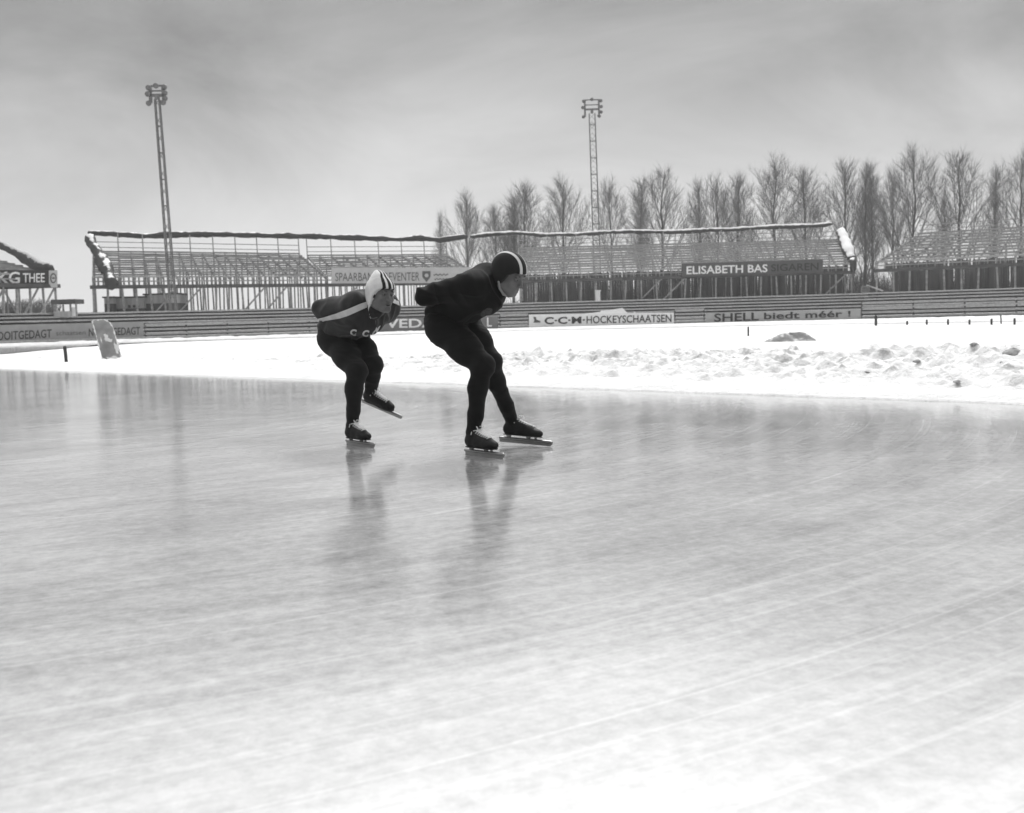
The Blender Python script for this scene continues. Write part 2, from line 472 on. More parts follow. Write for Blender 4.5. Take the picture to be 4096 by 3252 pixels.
hgt += 0.035 * (fbm(UU * 0.35, VV * 0.35, 4, 9) - 0.5) * sstep(0.2, 2, VV)
hgt += 0.03 * (fbm(UU * 2.2, VV * 2.2, 4, 21) - 0.5) * sstep(0.05, 0.5, VV) * sstep(14, 8, VV)
lump = np.zeros_like(hgt)
for i in range(26000):
    uu = rng.uniform(-6, 33)
    pr = 0.12 + 0.88 * float(sstep(5.0, 17.0, uu)) if uu > 3 else 0.1
    if rng.random() > pr: continue
    vv = abs(rng.normal(2.9, 1.45))
    if vv < 0.75: continue
    rr = 0.024 + 0.009 * rng.exponential(1.0)
    if rng.random() < .02: rr *= 2.0
    rr = min(rr, 0.1) * (0.85 + 0.35 * (uu > 14))
    hh = rr * rng.uniform(0.4, 1.0)
    i0, i1 = np.searchsorted(us, uu - rr), np.searchsorted(us, uu + rr)
    j0, j1 = np.searchsorted(vs, vv - rr), np.searchsorted(vs, vv + rr)
    if i1 <= i0 or j1 <= j0: continue
    U = UU[i0:i1, j0:j1] - uu; V = VV[i0:i1, j0:j1] - vv
    an = rng.uniform(0, 3.14); sq = rng.uniform(0.6, 1.0)
    a_ = (U * math.cos(an) + V * math.sin(an)) / rr; b_ = (-U * math.sin(an) + V * math.cos(an)) / (rr * sq)
    d2 = a_ * a_ + b_ * b_
    d2 = d2 * (0.55 + 0.9 * vnoise(U / rr * 1.6 + i * 3.1, V / rr * 1.6 + i, 3))
    prof = np.clip(1 - d2, 0, 1) ** 0.28 * hh * (1 + rng.uniform(-.45, .45) * a_)
    prof *= 0.75 + 0.5 * vnoise(U / rr * 2.2 + i, V / rr * 2.2, 9)
    lump[i0:i1, j0:j1] = np.maximum(lump[i0:i1, j0:j1], prof) + 0.25 * np.minimum(lump[i0:i1, j0:j1], prof)
hgt += lump
hgt += bank * 0.7 * (np.abs(fbm(UU * 2.6, VV * 2.6, 4, 41) - .5) * 2 + 1.5 * (fbm(UU * 6, VV * 6, 3, 43) - .5) + 0.8 * (fbm(UU * 1.1, VV * 1.1, 2, 47) - .5))
hgt *= 1 - sstep(40, 80, VV) * 0.9
hgt = hgt + 0.0 
hgt[:, 0] = -0.02
jit = 0.09 * (fbm(UU * 1.3, UU * 0 + 3, 3, 5) - 0.5) + 0.05 * (fbm(UU * 7, UU * 0 + 8, 3, 15) - 0.5)
Vj = VV + jit * sstep(1.0, 0.0, VV)
X = E0.x + eu.x * UU + ev.x * Vj; Y = E0.y + eu.y * UU + ev.y * Vj
nu, nv = UU.shape
idx = np.arange(nu * nv).reshape(nu, nv)
q = np.stack([idx[:-1, :-1], idx[1:, :-1], idx[1:, 1:], idx[:-1, 1:]], -1).reshape(-1, 4)
if eu.x * ev.y - eu.y * ev.x < 0: q = q[:, ::-1]
sf = setp(np_mesh('snow_field', np.stack([X, Y, hgt], -1), q, M['snow']), kind='structure')
at_ = sf.data.attributes.new('dirt_shade', 'FLOAT', 'POINT')
at_.data.foreach_set('value', np.clip(bank * 8, 0, 1).astype(np.float32).ravel())

def snow_z(x, y):
    p = Vector((x, y, 0)) - E0
    u = p.x * eu.x + p.y * eu.y; v = p.x * ev.x + p.y * ev.y
    i = int(np.clip(np.searchsorted(us, u), 0, len(us) - 1)); j = int(np.clip(np.searchsorted(vs, v), 0, len(vs) - 1))
    return float(hgt[i, j])

# far ice track and the long snow bank beneath the boards
def at_px(px, D, z=0.0):
    p = P(px, 316, D); return Vector((p.x, D, z))
def poly_resample(pts, n):
    pts = np.array([[p[0], p[1]] for p in pts], float)
    # Catmull-Rom
    ext = np.vstack([2 * pts[0] - pts[1], pts, 2 * pts[-1] - pts[-2]])
    outp = []
    for i in range(1, len(ext) - 2):
        p0, p1, p2, p3 = ext[i - 1:i + 3]
        for t in np.linspace(0, 1, 24, endpoint=False):
            outp.append(0.5 * ((2 * p1) + (-p0 + p2) * t + (2 * p0 - 5 * p1 + 4 * p2 - p3) * t * t + (-p0 + 3 * p1 - 3 * p2 + p3) * t ** 3))
    outp.append(ext[-2]); outp = np.array(outp)
    s = np.concatenate([[0], np.cumsum(np.linalg.norm(np.diff(outp, axis=0), axis=1))])
    t = np.linspace(0, s[-1], n)
    return np.stack([np.interp(t, s, outp[:, 0]), np.interp(t, s, outp[:, 1])], -1)
FE = [at_px(-420, 50), at_px(-150, 56), at_px(0, 59), at_px(81, 61), at_px(140, 62.5), at_px(480, 65), at_px(748, 60), at_px(876, 55), at_px(1024, 50), at_px(1250, 42)]
NE = [at_px(-420, 20), at_px(-150, 30), at_px(0, 40), at_px(81, 50.5), at_px(140, 57), at_px(480, 63), at_px(748, 58), at_px(876, 53.2), at_px(1024, 48.2), at_px(1250, 40.5)]
nS = 260
fe = poly_resample(FE, nS); ne = poly_resample(NE, nS)
zi = 0.1
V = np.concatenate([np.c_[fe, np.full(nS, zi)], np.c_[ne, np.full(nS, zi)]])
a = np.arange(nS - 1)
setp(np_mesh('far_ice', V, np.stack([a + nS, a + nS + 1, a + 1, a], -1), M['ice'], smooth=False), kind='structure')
BL = [at_px(-420, 57), at_px(-120, 64), at_px(0, 68), at_px(142, 72), at_px(375, 78), at_px(530, 81), at_px(700, 81), at_px(860, 78), at_px(1024, 72), at_px(1250, 62)]
NB = 700
fe2 = poly_resample(FE, NB); bl2 = poly_resample(BL, NB)
ks = np.array([0, 0.01, 0.02, 0.035, 0.05, 0.08, 0.12, 0.18, 0.25, 0.35, 0.5, 0.65, 0.8, 0.87, 0.92, 0.95, 0.97, 0.985, 1.0, 1.01])
KK = np.repeat(ks[None], NB, 0); II = np.repeat(np.arange(NB)[:, None], len(ks), 1).astype(float)
bpx = np.array([ (p[0] / p[1]) * FPX + W / 2 for p in bl2])
back = np.interp(bpx, [0, 200, 360, 520, 700, 860, 1024], [.13, .12, .06, .02, .015, .02, .06])[:, None]
hz = 0.06 + 0.13 * sstep(0, 0.035, KK) * (1 - .8 * sstep(.15, .8, KK)) + (back * (0.3 + 1.3 * fbm(II * 0.35, KK * 4, 4, 31)) - .05) * sstep(0.8, 0.97, KK)
hz += 0.04 * (fbm(II * 0.5, KK * 12, 4, 77) - 0.5) * sstep(0, 0.05, KK)
hz += (0.10 * fbm(II * 1.1, KK * 3, 3, 18) - .03) * sstep(.005, .02, KK) * sstep(.12, .05, KK)
hz[:, 0] = 0.02
XY = fe2[:, None] * (1 - KK[..., None]) + bl2[:, None] * KK[..., None]
idx = np.arange(NB * len(ks)).reshape(NB, len(ks))
q = np.stack([idx[:-1, :-1], idx[1:, :-1], idx[1:, 1:], idx[:-1, 1:]], -1).reshape(-1, 4)
setp(np_mesh('snow_bank', np.concatenate([XY, hz[..., None]], -1), q, M['snow']), kind='structure')

def snow_hit(px, py):
    """first point of the snow field along a sight line"""
    d = ray(px, py); D = 8.0
    while D < 70:
        p = CAM_P + d * (D / d.y)
        if p.z < snow_z(p.x, p.y): return p
        D += 0.03
    return G(px, py, 0.05)
# ------------------------------------------------------------------ the ring of terraces, stands, boards
KS = 0.85
def zk(z): return CAM_H + (z - CAM_H) * KS
def px_of(x, y, z=CAM_H):
    d = Vector((x, y, z)) - CAM_P
    return W / 2 + FPX * d.dot(_r) / d.dot(_f)
def on_line(px, curve):
    pxs = np.array([px_of(p[0], p[1]) for p in curve])
    return Vector((float(np.interp(px, pxs, curve[:, 0])), float(np.interp(px, pxs, curve[:, 1])), 0))
def polar(px, D):
    return at_px(px, D * KS)
ST = poly_resample([polar(-420, 78), polar(-120, 84), polar(0, 88), polar(57, 91.5), polar(95, 95.5), polar(327, 107), polar(475, 112.6), polar(526, 113.4), polar(700, 114), polar(851, 113.2), polar(877, 110.5), polar(1024, 104), polar(1250, 93)], NB)
blc = poly_resample(BL, NB)
ZT = zk(2.2)

# terrace: stepped bank round the bend
tr = empty('terrace', (0, 85, 0), 'grey stepped standing terrace with frosted plank edges behind the advertising boards', 'terrace')
NST = 8
sm = MB()
ksteps = [0.13 + 0.87 * i / NST for i in range(NST + 1)]
prof = [(0.13, -0.05)]
for i in range(NST):
    z = ZT * (i + 1) / NST
    prof += [(ksteps[i], z), (ksteps[i + 1], z)]
prof += [(1.9, ZT), (2.2, -0.05)]
V = []; 
sub = np.arange(0, NB, 7)
for j in sub:
    for (k, z) in prof:
        p = blc[j] * (1 - k) + ST[j] * k
        V.append((p[0], p[1], z))
n = len(prof); F = []
for a in range(len(sub) - 1):
    for b in range(n - 1):
        F.append((a * n + b, (a + 1) * n + b, (a + 1) * n + b + 1, a * n + b + 1))
np_mesh('steps', V, F, M['riser'], tr, smooth=False)
for i in range(NST):
    nm = MB()
    z = ZT * (i + 1) / NST
    pts = []
    for j in sub:
        p = blc[j] * (1 - ksteps[i]) + ST[j] * ksteps[i]
        q = blc[j] * (1 - ksteps[i] - 0.012) + ST[j] * (ksteps[i] + -0.012)
        pts.append((p, q))
    for a in range(len(pts) - 1):
        (p0, q0), (p1, q1) = pts[a], pts[a + 1]
        rr = random.Random(i * 1000 + a)
        hgt_ = 0.085 + 0.02 * rr.random()
        dz = 0.006 * rr.random()
        b0 = len(nm.v)
        for (p, q) in ((p0, q0), (p1, q1)):
            nm.v += [(q[0], q[1], z - hgt_), (q[0], q[1], z + 0.02 + dz), (p[0] + (p[0] - q[0]) * .8, p[1] + (p[1] - q[1]) * .8, z + 0.02 + dz)]
        nm.f += [(b0 + 3, b0, b0 + 1, b0 + 4), (b0 + 1, b0 + 2, b0 + 5, b0 + 4)]
        nm.f += [(b0, b0 + 2, b0 + 1), (b0 + 3, b0 + 4, b0 + 5)]
    nm.build('step_plank', M['tread'], tr)

# --- grandstands -----------------------------------------------------
def stand(label, fl, fr, bl, br, zbase, zdeck, ztop, nrows, bays, zrail, plank_h, seed=0, row_mats=('wood',), posts=True,
          post_rows=(0.0, 0.33, 0.66, 1.0), rakers=True, gap0=0.75, group='scaffold grandstands round the bend', braces=(), rail_n=2, pickets=0, foot=False, short=None):
    rr = random.Random(seed)
    fl, fr, bl, br = [Vector((p[0], p[1], 0)) for p in (fl, fr, bl, br)]
    mid = (fl + fr) / 2
    t = empty('grandstand', (mid.x, mid.y, zbase), label, 'grandstand', group)
    def Q(s, r, z):
        a = fl.lerp(fr, s); b = bl.lerp(br, s)
        p = a.lerp(b, r); return Vector((p.x, p.y, z))
    zr = lambda r: zdeck + gap0 + (ztop - zdeck - gap0) * r
    for i in range(nrows):
        r = i / (nrows - 1)
        m_ = MB()
        s0, s1 = 0.0, 1.0
        if short and i in short: s0, s1 = short[i]
        nseg = max(2, int(bays / 2))
        dz = [rr.uniform(-0.02, 0.02) for _ in range(nseg + 1)]
        for k in range(nseg):
            sa = s0 + (s1 - s0) * k / nseg; sb = s0 + (s1 - s0) * (k + 1) / nseg
            m_.beam(Q(sa, r, zr(r) + dz[k]), Q(sb, r, zr(r) + dz[k]), 0.28, plank_h + rr.uniform(-.01, .01))
        m_.build('seat_plank', M[row_mats[i % len(row_mats)]], t)
        if foot and i < nrows - 1:
            f_ = MB()
            r2 = r + 0.5 / (nrows - 1)
            f_.beam(Q(s0, r2, zr(r) - 0.14), Q(s1, r2, zr(r) - 0.14), 0.34, 0.05)
            f_.build('foot_plank', M['wood'], t)
    if rakers:
        for k in range(bays + 1):
            s = k / bays
            b_ = MB()
            b_.beam(Q(s, -0.0, zr(0) - 0.12), Q(s, 1.0, zr(1) - 0.12), 0.09, 0.2)
            b_.build('raker_beam', M['wood'], t)
    d_ = MB(); d_.beam(Q(-0.01, -0.02, zdeck), Q(1.01, -0.02, zdeck), 0.5, 0.26); d_.build('deck_beam', M['wooddark'], t)
    cnt = 0
    for r in post_rows:
        for k in range(bays + 1):
            if cnt >= 96: break
            s = k / bays
            p_ = MB()
            w = 0.1 if r > 0 else 0.13
            top = zr(r) - 0.2 if r > 0 else zdeck
            jx = rr.uniform(-0.006, 0.006)
            p_.beam(Q(s + jx, r, zbase), Q(s, r, top), w, w, up=(0, 1, 0))
            p_.build('post', M['wood'], t); cnt += 1
    # front parapet stubs between deck and first row
    pk = MB()
    npk = bays * 2 + pickets
    for k in range(npk + 1):
        s = k / npk
        pk.beam(Q(s, 0, zdeck), Q(s, 0, zr(0)), 0.1, 0.1, up=(0, 1, 0))
    pk.beam(Q(0, -0.015, zdeck + gap0 * .55), Q(1, -0.015, zdeck + gap0 * .55), 0.06, 0.09)
    pk.build('parapet', M['wood'], t)
    # back rail and roll posts
    if zrail > ztop:
        for k in range(0, bays + 1, 2):
            p_ = MB(); s = k / bays
            p_.beam(Q(s, 1.0, zr(1) - 0.2), Q(s, 1.02, zrail), 0.075, 0.075, up=(0, 1, 0))
            p_.build('roll_post', M['wood'], t)
    for i in range(rail_n):
        p_ = MB(); z = ztop + 0.35 + 0.42 * i
        p_.beam(Q(0, 1.03, z), Q(1, 1.03, z), 0.05, 0.06); p_.build('back_rail', M['wood'], t)
    for (s0, s1, r, up) in braces:
        p_ = MB()
        a, b = (zbase, zdeck) if up else (zdeck, zbase)
        p_.beam(Q(s0, r, a), Q(s1, r, b), 0.09, 0.11); p_.build('brace', M['wood'], t)
    return t, Q

def xy(px, D): return polar(px, D)
ZD, ZTOP, ZROLL = zk(4.45), zk(8.0), zk(9.72)
S1, Q1 = stand('pale scaffold grandstand in front of open sky, left of the savings bank banner', xy(95, 96), xy(327, 108), xy(97, 103), xy(302, 115.5),
     ZT, ZD, ZTOP, 12, 18, ZROLL, 0.125, 1, braces=[(0.24, 0.34, 0, True), (0.44, 0.34, 0, False), (.62, .72, 0, True), (.82, .72, 0, False)], pickets=14)
S2, Q2 = stand('short scaffold grandstand behind the two skaters, carrying the savings bank banner', xy(329, 108.2), xy(478, 113.6), xy(310, 115.7), xy(449, 121),
     ZT, ZD, ZTOP - 0.15, 11, 12, ZROLL, 0.12, 2, braces=[(0.06, 0.2, 0, True), (.36, .2, 0, False), (.6, .72, 0, True)], pickets=8)
S3, Q3 = stand('long plank grandstand in front of bare trees, carrying the dark cigar sign', xy(522, 114), xy(851, 114), xy(520, 121), xy(838, 121),
     ZT, ZD, zk(8.25), 11, 22, ZROLL, 0.16, 3, row_mats=('woodlight',), rakers=True, post_rows=(0.0, 0.5),
     braces=[(0.5, 0.43, 0, False), (0.43, 0.5 - .14, 0, False), (0.92, 0.99, 0, True)])
# the pair of braces under the long stand form an A
SL, QL = stand('cut-off grandstand at the left edge carrying the tea sign', xy(-70, 80), xy(57, 91.5), (xy(-70, 80) + Vector((-7.5, 5.5, 0))), (xy(57, 91.5) + Vector((-7.5, 5.5, 0))),
     ZT, ZD, zk(7.6), 10, 9, zk(8.9), 0.12, 4, post_rows=(0, 0.5, 1.0), braces=[(0.72, 0.86, 0, True), (1.0, .86, 0, False), (.86, .74, .5, False), (.86, .97, .5, False)], pickets=6)
SR, QR = stand('snow-dusted grandstand without a canvas roll at the right edge', xy(877, 111), xy(1130, 99), (xy(918, 117.5)), (xy(1120, 106.5)),
     ZT, ZD, zk(8.4), 10, 14, 0, 0.16, 5, row_mats=('woodlight',), post_rows=(0, 0.5), rail_n=2)

# plank screens low under the two right hand stands
def screen(Q, s0, s1, r, z0, z1, parent, seed, n):
    rr = random.Random(seed)
    m_ = MB()
    for k in range(n):
        a = s0 + (s1 - s0) * k / n; b = s0 + (s1 - s0) * (k + 0.94 - 0.3 * (rr.random() < .12)) / n
        p = Q(a, r, 0); q = Q(b, r, 0)
        m_.beam(Vector((p.x, p.y, (z0 + z1) / 2)), Vector((q.x, q.y, (z0 + z1) / 2)), 0.04 + 0.03 * rr.random(), (z1 - z0) * rr.uniform(.95, 1))
    return m_.build('plank_screen', M['screen'], parent)
M['screen'] = gmat('screen_boards', 0.10, 0.9, 0.45, 0.8, stretch=(3, 3, .3))
screen(QR, -0.02, 1, 0.45, ZT, ZD + 0.0, SR, 3, 90)
screen(QR, 0.0, 1, 0.2, ZD - 0.1, ZD + 0.62, SR, 5, 60)
screen(Q3, 0.0, 1, 0.2, ZD - 0.1, ZD + 0.62, S3, 6, 80)
screen(Q3, 0.0, 1, 0.62, ZT, ZD + 0.25, S3, 4, 130)
# side cladding of the left stand
c_ = MB()
a = Q1(0.0, 0.08, 0); b = Q1(0.0, 0.6, 0)
c_.v += [(a.x, a.y, ZD), (b.x, b.y, ZD), (b.x, b.y, ZD + 2.0), (a.x, a.y, ZD + 0.7)]
c_.v += [(x + 0.08, y + .03, z) for x, y, z in c_.v]
c_.f += [(0, 1, 2, 3), (7, 6, 5, 4), (0, 4, 5, 1), (1, 5, 6, 2), (2, 6, 7, 3), (3, 7, 4, 0)]
c_.build('side_panel', M['wood'], S1)

# --- rolled canvas ---------------------------------------------------
def roll(name, label, pts, r, mat, seed, group=None, seglen=0.35, lump=0.5):
    pts = [Vector(p) for p in pts]
    P_ = []
    for a, b in zip(pts[:-1], pts[1:]):
        n = max(2, int((b - a).length / seglen))
        for k in range(n): P_.append(a.lerp(b, k / n))
    P_.append(pts[-1])
    s = np.arange(len(P_)) * seglen
    rad = r * (0.6 + lump * 1.1 * fbm(s * 0.8, s * 0 + seed, 3, seed) + 0.25 * (fbm(s * 3.1, s * 0, 2, seed + 5) - .5))
    sag = 0.30 * (fbm(s * 0.22, s * 0 + 9, 3, seed + 2) - 0.5)
    rad[0] *= .6; rad[-1] *= .6
    P_ = [p + Vector((0, 0, float(sag[i]) * (1 if 0 < i < len(P_) - 1 else 0))) for i, p in enumerate(P_)]
    m_ = MB(); m_.tube(P_, [float(x) for x in rad], 10)
    rr = random.Random(seed)
    m_.v = [(x + rr.uniform(-.03, .03), y, z + rr.uniform(-.035, .035)) for x, y, z in m_.v]
    o = m_.build(name, mat, None, True)
    return setp(o, label, 'canvas roll', group)
GR = 'rolled canvas along the grandstands'
D1 = lambda s: polar(95 + (449 - 95) * s, 103 + (121 - 103) * s).y
def rp(x2156, y2156, D):
    return P(x2156 * .475, y2156 * .475, D * KS)
roll('canvas_roll', 'long dark rolled canvas along the top of the left grandstand against the sky',
     [rp(186, 491, 103), rp(250, 495, 105), rp(400, 494, 109), rp(640, 497, 115.5), rp(760, 499, 118), rp(845, 504, 119.5), rp(880, 501, 120), rp(925, 506, 121), rp(985, 499, 121.2)], 0.27, M['canvas'], 11, GR)
roll('canvas_roll', 'snow-topped rolled canvas along the top of the long stand before the trees',
     [rp(990, 498, 121.3), rp(1040, 492, 121.3), rp(1090, 492, 121.3), rp(1140, 496, 121.3), rp(1290, 490, 121.3), rp(1440, 487, 121.3), rp(1600, 481, 121.3), rp(1735, 476, 121.3), rp(1752, 471, 121.3)], 0.23, M['canvas_snow'], 12, GR)
roll('canvas_roll', 'crumpled canvas roll sloping down the left end of the stand by the mast',
     [rp(188, 498, 102.8), rp(193, 513, 102), rp(205, 530, 100.8), rp(220, 556, 98.8), rp(230, 580, 97), rp(236, 600, 95.6)], 0.34, M['canvas'], 13, GR, seglen=.22, lump=1.1)
roll('canvas_roll', 'white snow-covered canvas roll sloping down the right end of the long stand',
     [rp(1769, 486, 120.5), rp(1777, 505, 119), rp(1785, 525, 117), rp(1793, 545, 115)], 0.36, M['canvas_snow'], 14, GR, seglen=.22, lump=1.1)
roll('canvas_roll', 'dark bunched canvas at the foot of the snowy roll, right of the long stand',
     [rp(1794, 545, 114.4), rp(1796, 556, 113.8), rp(1796, 571, 113.4)], 0.42, M['canvas'], 15, GR)
roll('canvas_roll', 'lumpy canvas roll sloping down above the tea sign at the left edge',
     [rp(-60, 480, 99), rp(0, 516, 96.5), rp(30, 530, 95), rp(60, 548, 93.5), rp(82, 562, 92.5), rp(108, 570, 91.6)], 0.33, M['canvas_grey'], 16, GR, lump=.9)

# --- boards and lettering -------------------------------------------
def text_mesh(body, bold=0.0, space=1.0):
    cu = bpy.data.curves.new('lettering', 'FONT')
    cu.body = body; cu.size = 1.0; cu.offset = bold; cu.space_character = space
    cu.resolution_u = 3
    o = bpy.data.objects.new('lettering', cu)
    COL.objects.link(o)
    bpy.context.view_layer.update()
    dg = bpy.context.evaluated_depsgraph_get()
    me = bpy.data.meshes.new_from_object(o.evaluated_get(dg))
    V = np.array([v.co[:] for v in me.vertices]); F = [tuple(p.vertices) for p in me.polygons]
    bpy.data.objects.remove(o); bpy.data.curves.remove(cu); bpy.data.meshes.remove(me)
    V = V[:, :2]
    V = (V - V.min(0)) / (V.max(0) - V.min(0))
    return V, F
def board(name, label, cat, pxl, pxr, Dl, Dr, ytl, ybl, ytr, ybr, mat, texts=(), shapes=(), group=None, frame=None, thick=0.08, zmin=None):
    TLp, BLp, TRp, BRp = P(pxl, ytl, Dl), P(pxl, ybl, Dl), P(pxr, ytr, Dr), P(pxr, ybr, Dr)
    if zmin is not None:
        BLp = Vector((BLp.x, BLp.y, min(BLp.z, zmin))); BRp = Vector((BRp.x, BRp.y, min(BRp.z, zmin)))
    t = empty(name, (BLp + BRp) / 2, label, cat, group)
    du = (BRp - BLp).normalized(); nrm = Vector((du.y, -du.x, 0)).normalized()   # towards the rink
    if nrm.y > 0: nrm = -nrm
    b = MB()
    q = [BLp, BRp, TRp, TLp]
    for off in (0, -thick): b.v += [tuple(p + nrm * off) for p in q]
    b.f += [(0, 1, 2, 3), (7, 6, 5, 4), (4, 5, 1, 0), (5, 6, 2, 1), (6, 7, 3, 2), (7, 4, 0, 3)]
    b.build('panel', mat, t)
    def at(px, py):                # picture position to a point on the panel face
        u = (px - pxl) / (pxr - pxl)
        yt = ytl + (ytr - ytl) * u; yb = ybl + (ybr - ybl) * u
        v = (yb - py) / (yb - yt)
        a = P(pxl, ytl, Dl).lerp(P(pxr, ytr, Dr), u); c = P(pxl, ybl, Dl).lerp(P(pxr, ybr, Dr), u)
        return c.lerp(a, v)
    for (body, x0, x1, y0l, y1l, y0r, y1r, mt, bold) in texts:     # y0 top, y1 bottom at left and right
        Vt, Ft = text_mesh(body, bold)
        V = []
        for (u, v) in Vt:
            px = x0 + (x1 - x0) * u
            yt = y0l + (y0r - y0l) * u; yb = y1l + (y1r - y1l) * u
            V.append(tuple(at(px, yb + (yt - yb) * v) + nrm * 0.02))
        mb = MB(); mb.v = V; mb.f = Ft
        mb.build('lettering', mt, t)
    for (nm, poly, mt) in shapes:
        mb = MB(); n = len(poly)
        f_ = [at(x, y) for x, y in poly]
        mb.v = [tuple(p + nrm * 0.025) for p in f_] + [tuple(p - nrm * 0.01) for p in f_]
        mb.f = [tuple(range(n))] + [(i, i + n, (i + 1) % n + n, (i + 1) % n) for i in range(n)]
        mb.build(nm, mt, t)
    return t
M['signshell'] = gmat('pale_grey_board', 0.36, 0.6, 0.1, 2.0)
GB = 'advertising boards along the rink fence'
board('advertising_board', 'grey fence board with dark block lettering and the word schaatsen, left edge', 'board', -32, 143.5, 67, 72, 326.0, 340.7, 321.4, 336.6, M['signmid'],
      [('NOOITGEDAGT', -11, 48.5, 332.2, 341.0, 329.2, 337.6, M['inkdark'], 0.012), ('schaatsen', 53, 82.5, 331.0, 335.6, 330.2, 334.6, M['inkgrey'], 0.0),
       ('NOOITGEDAGT', 86, 139.8, 328.6, 336.4, 326.8, 334.6, M['inkdark'], 0.012)], group=GB, zmin=0.05)
board('advertising_board', 'dark fence board with large white letters passing behind both skaters', 'board', 352, 498.4, 77.2, 80, 318.3, 331, 316.2, 328.2, M['signgrey'],
      [('VEDA', 385, 434, 319.2, 328.2, 318.4, 327.4, M['white'], 0.02), ('L', 486.5, 491.5, 317.6, 326.8, 317.5, 326.6, M['white'], 0.02)], group=GB, zmin=0.05)
def disc(cx, cy, r, n=12, ry=None):
    ry = ry or r
    return [(cx + r * math.cos(2 * math.pi * i / n), cy + ry * math.sin(2 * math.pi * i / n)) for i in range(n)]
board('advertising_board', 'white fence board with black hockey skate lettering and a small skate emblem', 'board', 529, 673.8, 80.6, 80.7, 314.6, 325.5, 312.4, 323.2, M['white'],
      [('C\u00b7C\u00b7M\u00b7', 544.4, 585.0, 317.2, 324.4, 316.4, 323.4, M['inkdark'], 0.03), ('HOCKEYSCHAATSEN', 586.5, 671.5, 316.0, 323.6, 314.4, 322.0, M['inkdark'], 0.012)],
      [('emblem', [(533.2, 317.0), (536, 317.0), (536.3, 319.6), (540.2, 321.0), (540.6, 322.6), (533.4, 322.6), (534.4, 320.4)], M['inkgrey'])], group=GB, zmin=0.05)
board('advertising_board', 'grey fence board with spaced dark lettering ending in an exclamation mark', 'board', 705.6, 860.5, 80.6, 77.6, 312.7, 323, 308.8, 319, M['signshell'],
      [('SHELL', 714.4, 760.3, 313.6, 322.0, 312.2, 320.4, M['inkdark'], 0.02), ('biedt', 765.4, 801, 312.6, 319.4, 311.6, 318.4, M['inkdark'], 0.02),
       ('m\u00e9\u00e9r', 806.7, 843, 311.6, 318.2, 310.6, 317.0, M['inkdark'], 0.02), ('!', 848.5, 851, 310.8, 316.6, 310.6, 316.4, M['inkdark'], 0.02)], group=GB, zmin=0.05)
# sign boards fixed to the stands
GS = 'sign boards hung on the grandstand fronts'
board('sign_board', 'dark cigar sign with white name and a second darker word, on the long stand', 'sign', 682, 823, 113.2 * KS, 113.2 * KS, 263.6, 276.6, 259.2, 272.0, M['signcig'],
      [('ELISABETH BAS', 686.5, 767.5, 266.3, 274.4, 264.2, 272.2, M['white'], 0.018), ('SIGAREN', 771, 818.5, 264.4, 271.4, 262.6, 270.2, M['inkfaint'], 0.012)], group=GS)
sh = [(420.8, 271.2), (429, 271.2), (429, 277), (424.9, 282.2), (420.8, 277)]
board('sign_board', 'pale savings bank banner with dark lettering and a shield, above the rear skater', 'sign', 331.6, 472, 107.2 * KS, 112.6 * KS, 267.6, 283.4, 267.2, 283.0, M['signlight'],
      [('SPAARBANK  DEVENTER', 335, 417.8, 272.8, 281.2, 272.2, 280.8, M['inkgrey'], 0.0)],
      [('shield', sh, M['inkgrey']), ('shield_mark', disc(424.9, 275.4, 2.0, 8), M['signlight']),
       ('script', [(432 + i * .8, 274.2 + math.sin(i * 1.3) * .7) for i in range(20)] + [(432 + i * .8, 275.2 + math.sin(i * 1.3) * .7) for i in reversed(range(20))], M['inkgrey']),
       ('script', [(433 + i * .9, 278.6 + math.sin(i * 1.7) * .7) for i in range(26)] + [(433 + i * .9, 279.6 + math.sin(i * 1.7) * .7) for i in reversed(range(26))], M['inkgrey'])], group=GS)
t_ = board('sign_board', 'dark tea sign with white capitals and a small round emblem panel, left edge', 'sign', -40, 57.4, 83 * KS, 91 * KS, 269.6, 290.5, 270.4, 287.8, M['signdark'],
      [('KG', -4.5, 17.6, 271.6, 284.0, 271.8, 283.6, M['white'], 0.02), ('THEE', 20.6, 43.4, 273.2, 282.6, 273.2, 282.2, M['white'], 0.012)],
      [('emblem_panel', [(48, 270.4), (57.2, 270.6), (57.2, 287.6), (48, 287.8)], M['signlight']), ('emblem_ring', disc(52.7, 278.2, 3.4, 16, 5.2), M['inkgrey']), ('emblem_disc', disc(52.7, 278.2, 2.2, 16, 3.8), M['signlight']), ('emblem_band', disc(52.7, 278.2, 1.9, 10, .8), M['inkgrey'])], group=GS)
for o in bpy.data.objects:                     # keep stacked emblem layers apart
    k = {'shield_mark': .02, 'emblem_ring': .02, 'emblem_disc': .04, 'emblem_band': .06}.get(o.name.split('.')[0])
    if k: o.location = Vector((0.5, -0.85, 0)) * k
    
# rail fences between the boards
def rail_fence(label, px0, px1, n, zlo=0.12, zhi=1.05):
    a, b = on_line(px0, blc), on_line(px1, blc)
    t = empty('rail_fence', (a + b) / 2, label, 'fence', 'grey rail fences round the rink')
    pts = [on_line(px0 + (px1 - px0) * i / n, blc) for i in range(n + 1)]
    for z in np.linspace(zlo, zhi, 4):
        m_ = MB()
        for p, q in zip(pts[:-1], pts[1:]):
            m_.beam(Vector((p.x, p.y, z)), Vector((q.x, q.y, z)), 0.06, 0.13)
        m_.build('rail', M['woodlight'], t)
    for p in pts:
        m_ = MB(); m_.beam(Vector((p.x, p.y + .06, -0.05)), Vector((p.x, p.y + .06, zhi + 0.1)), 0.1, 0.1, up=(0, 1, 0)); m_.build('post', M['wooddark'], t)
rail_fence('grey rail fence between the block-lettered board and the dark white-lettered board', 145, 350, 5)
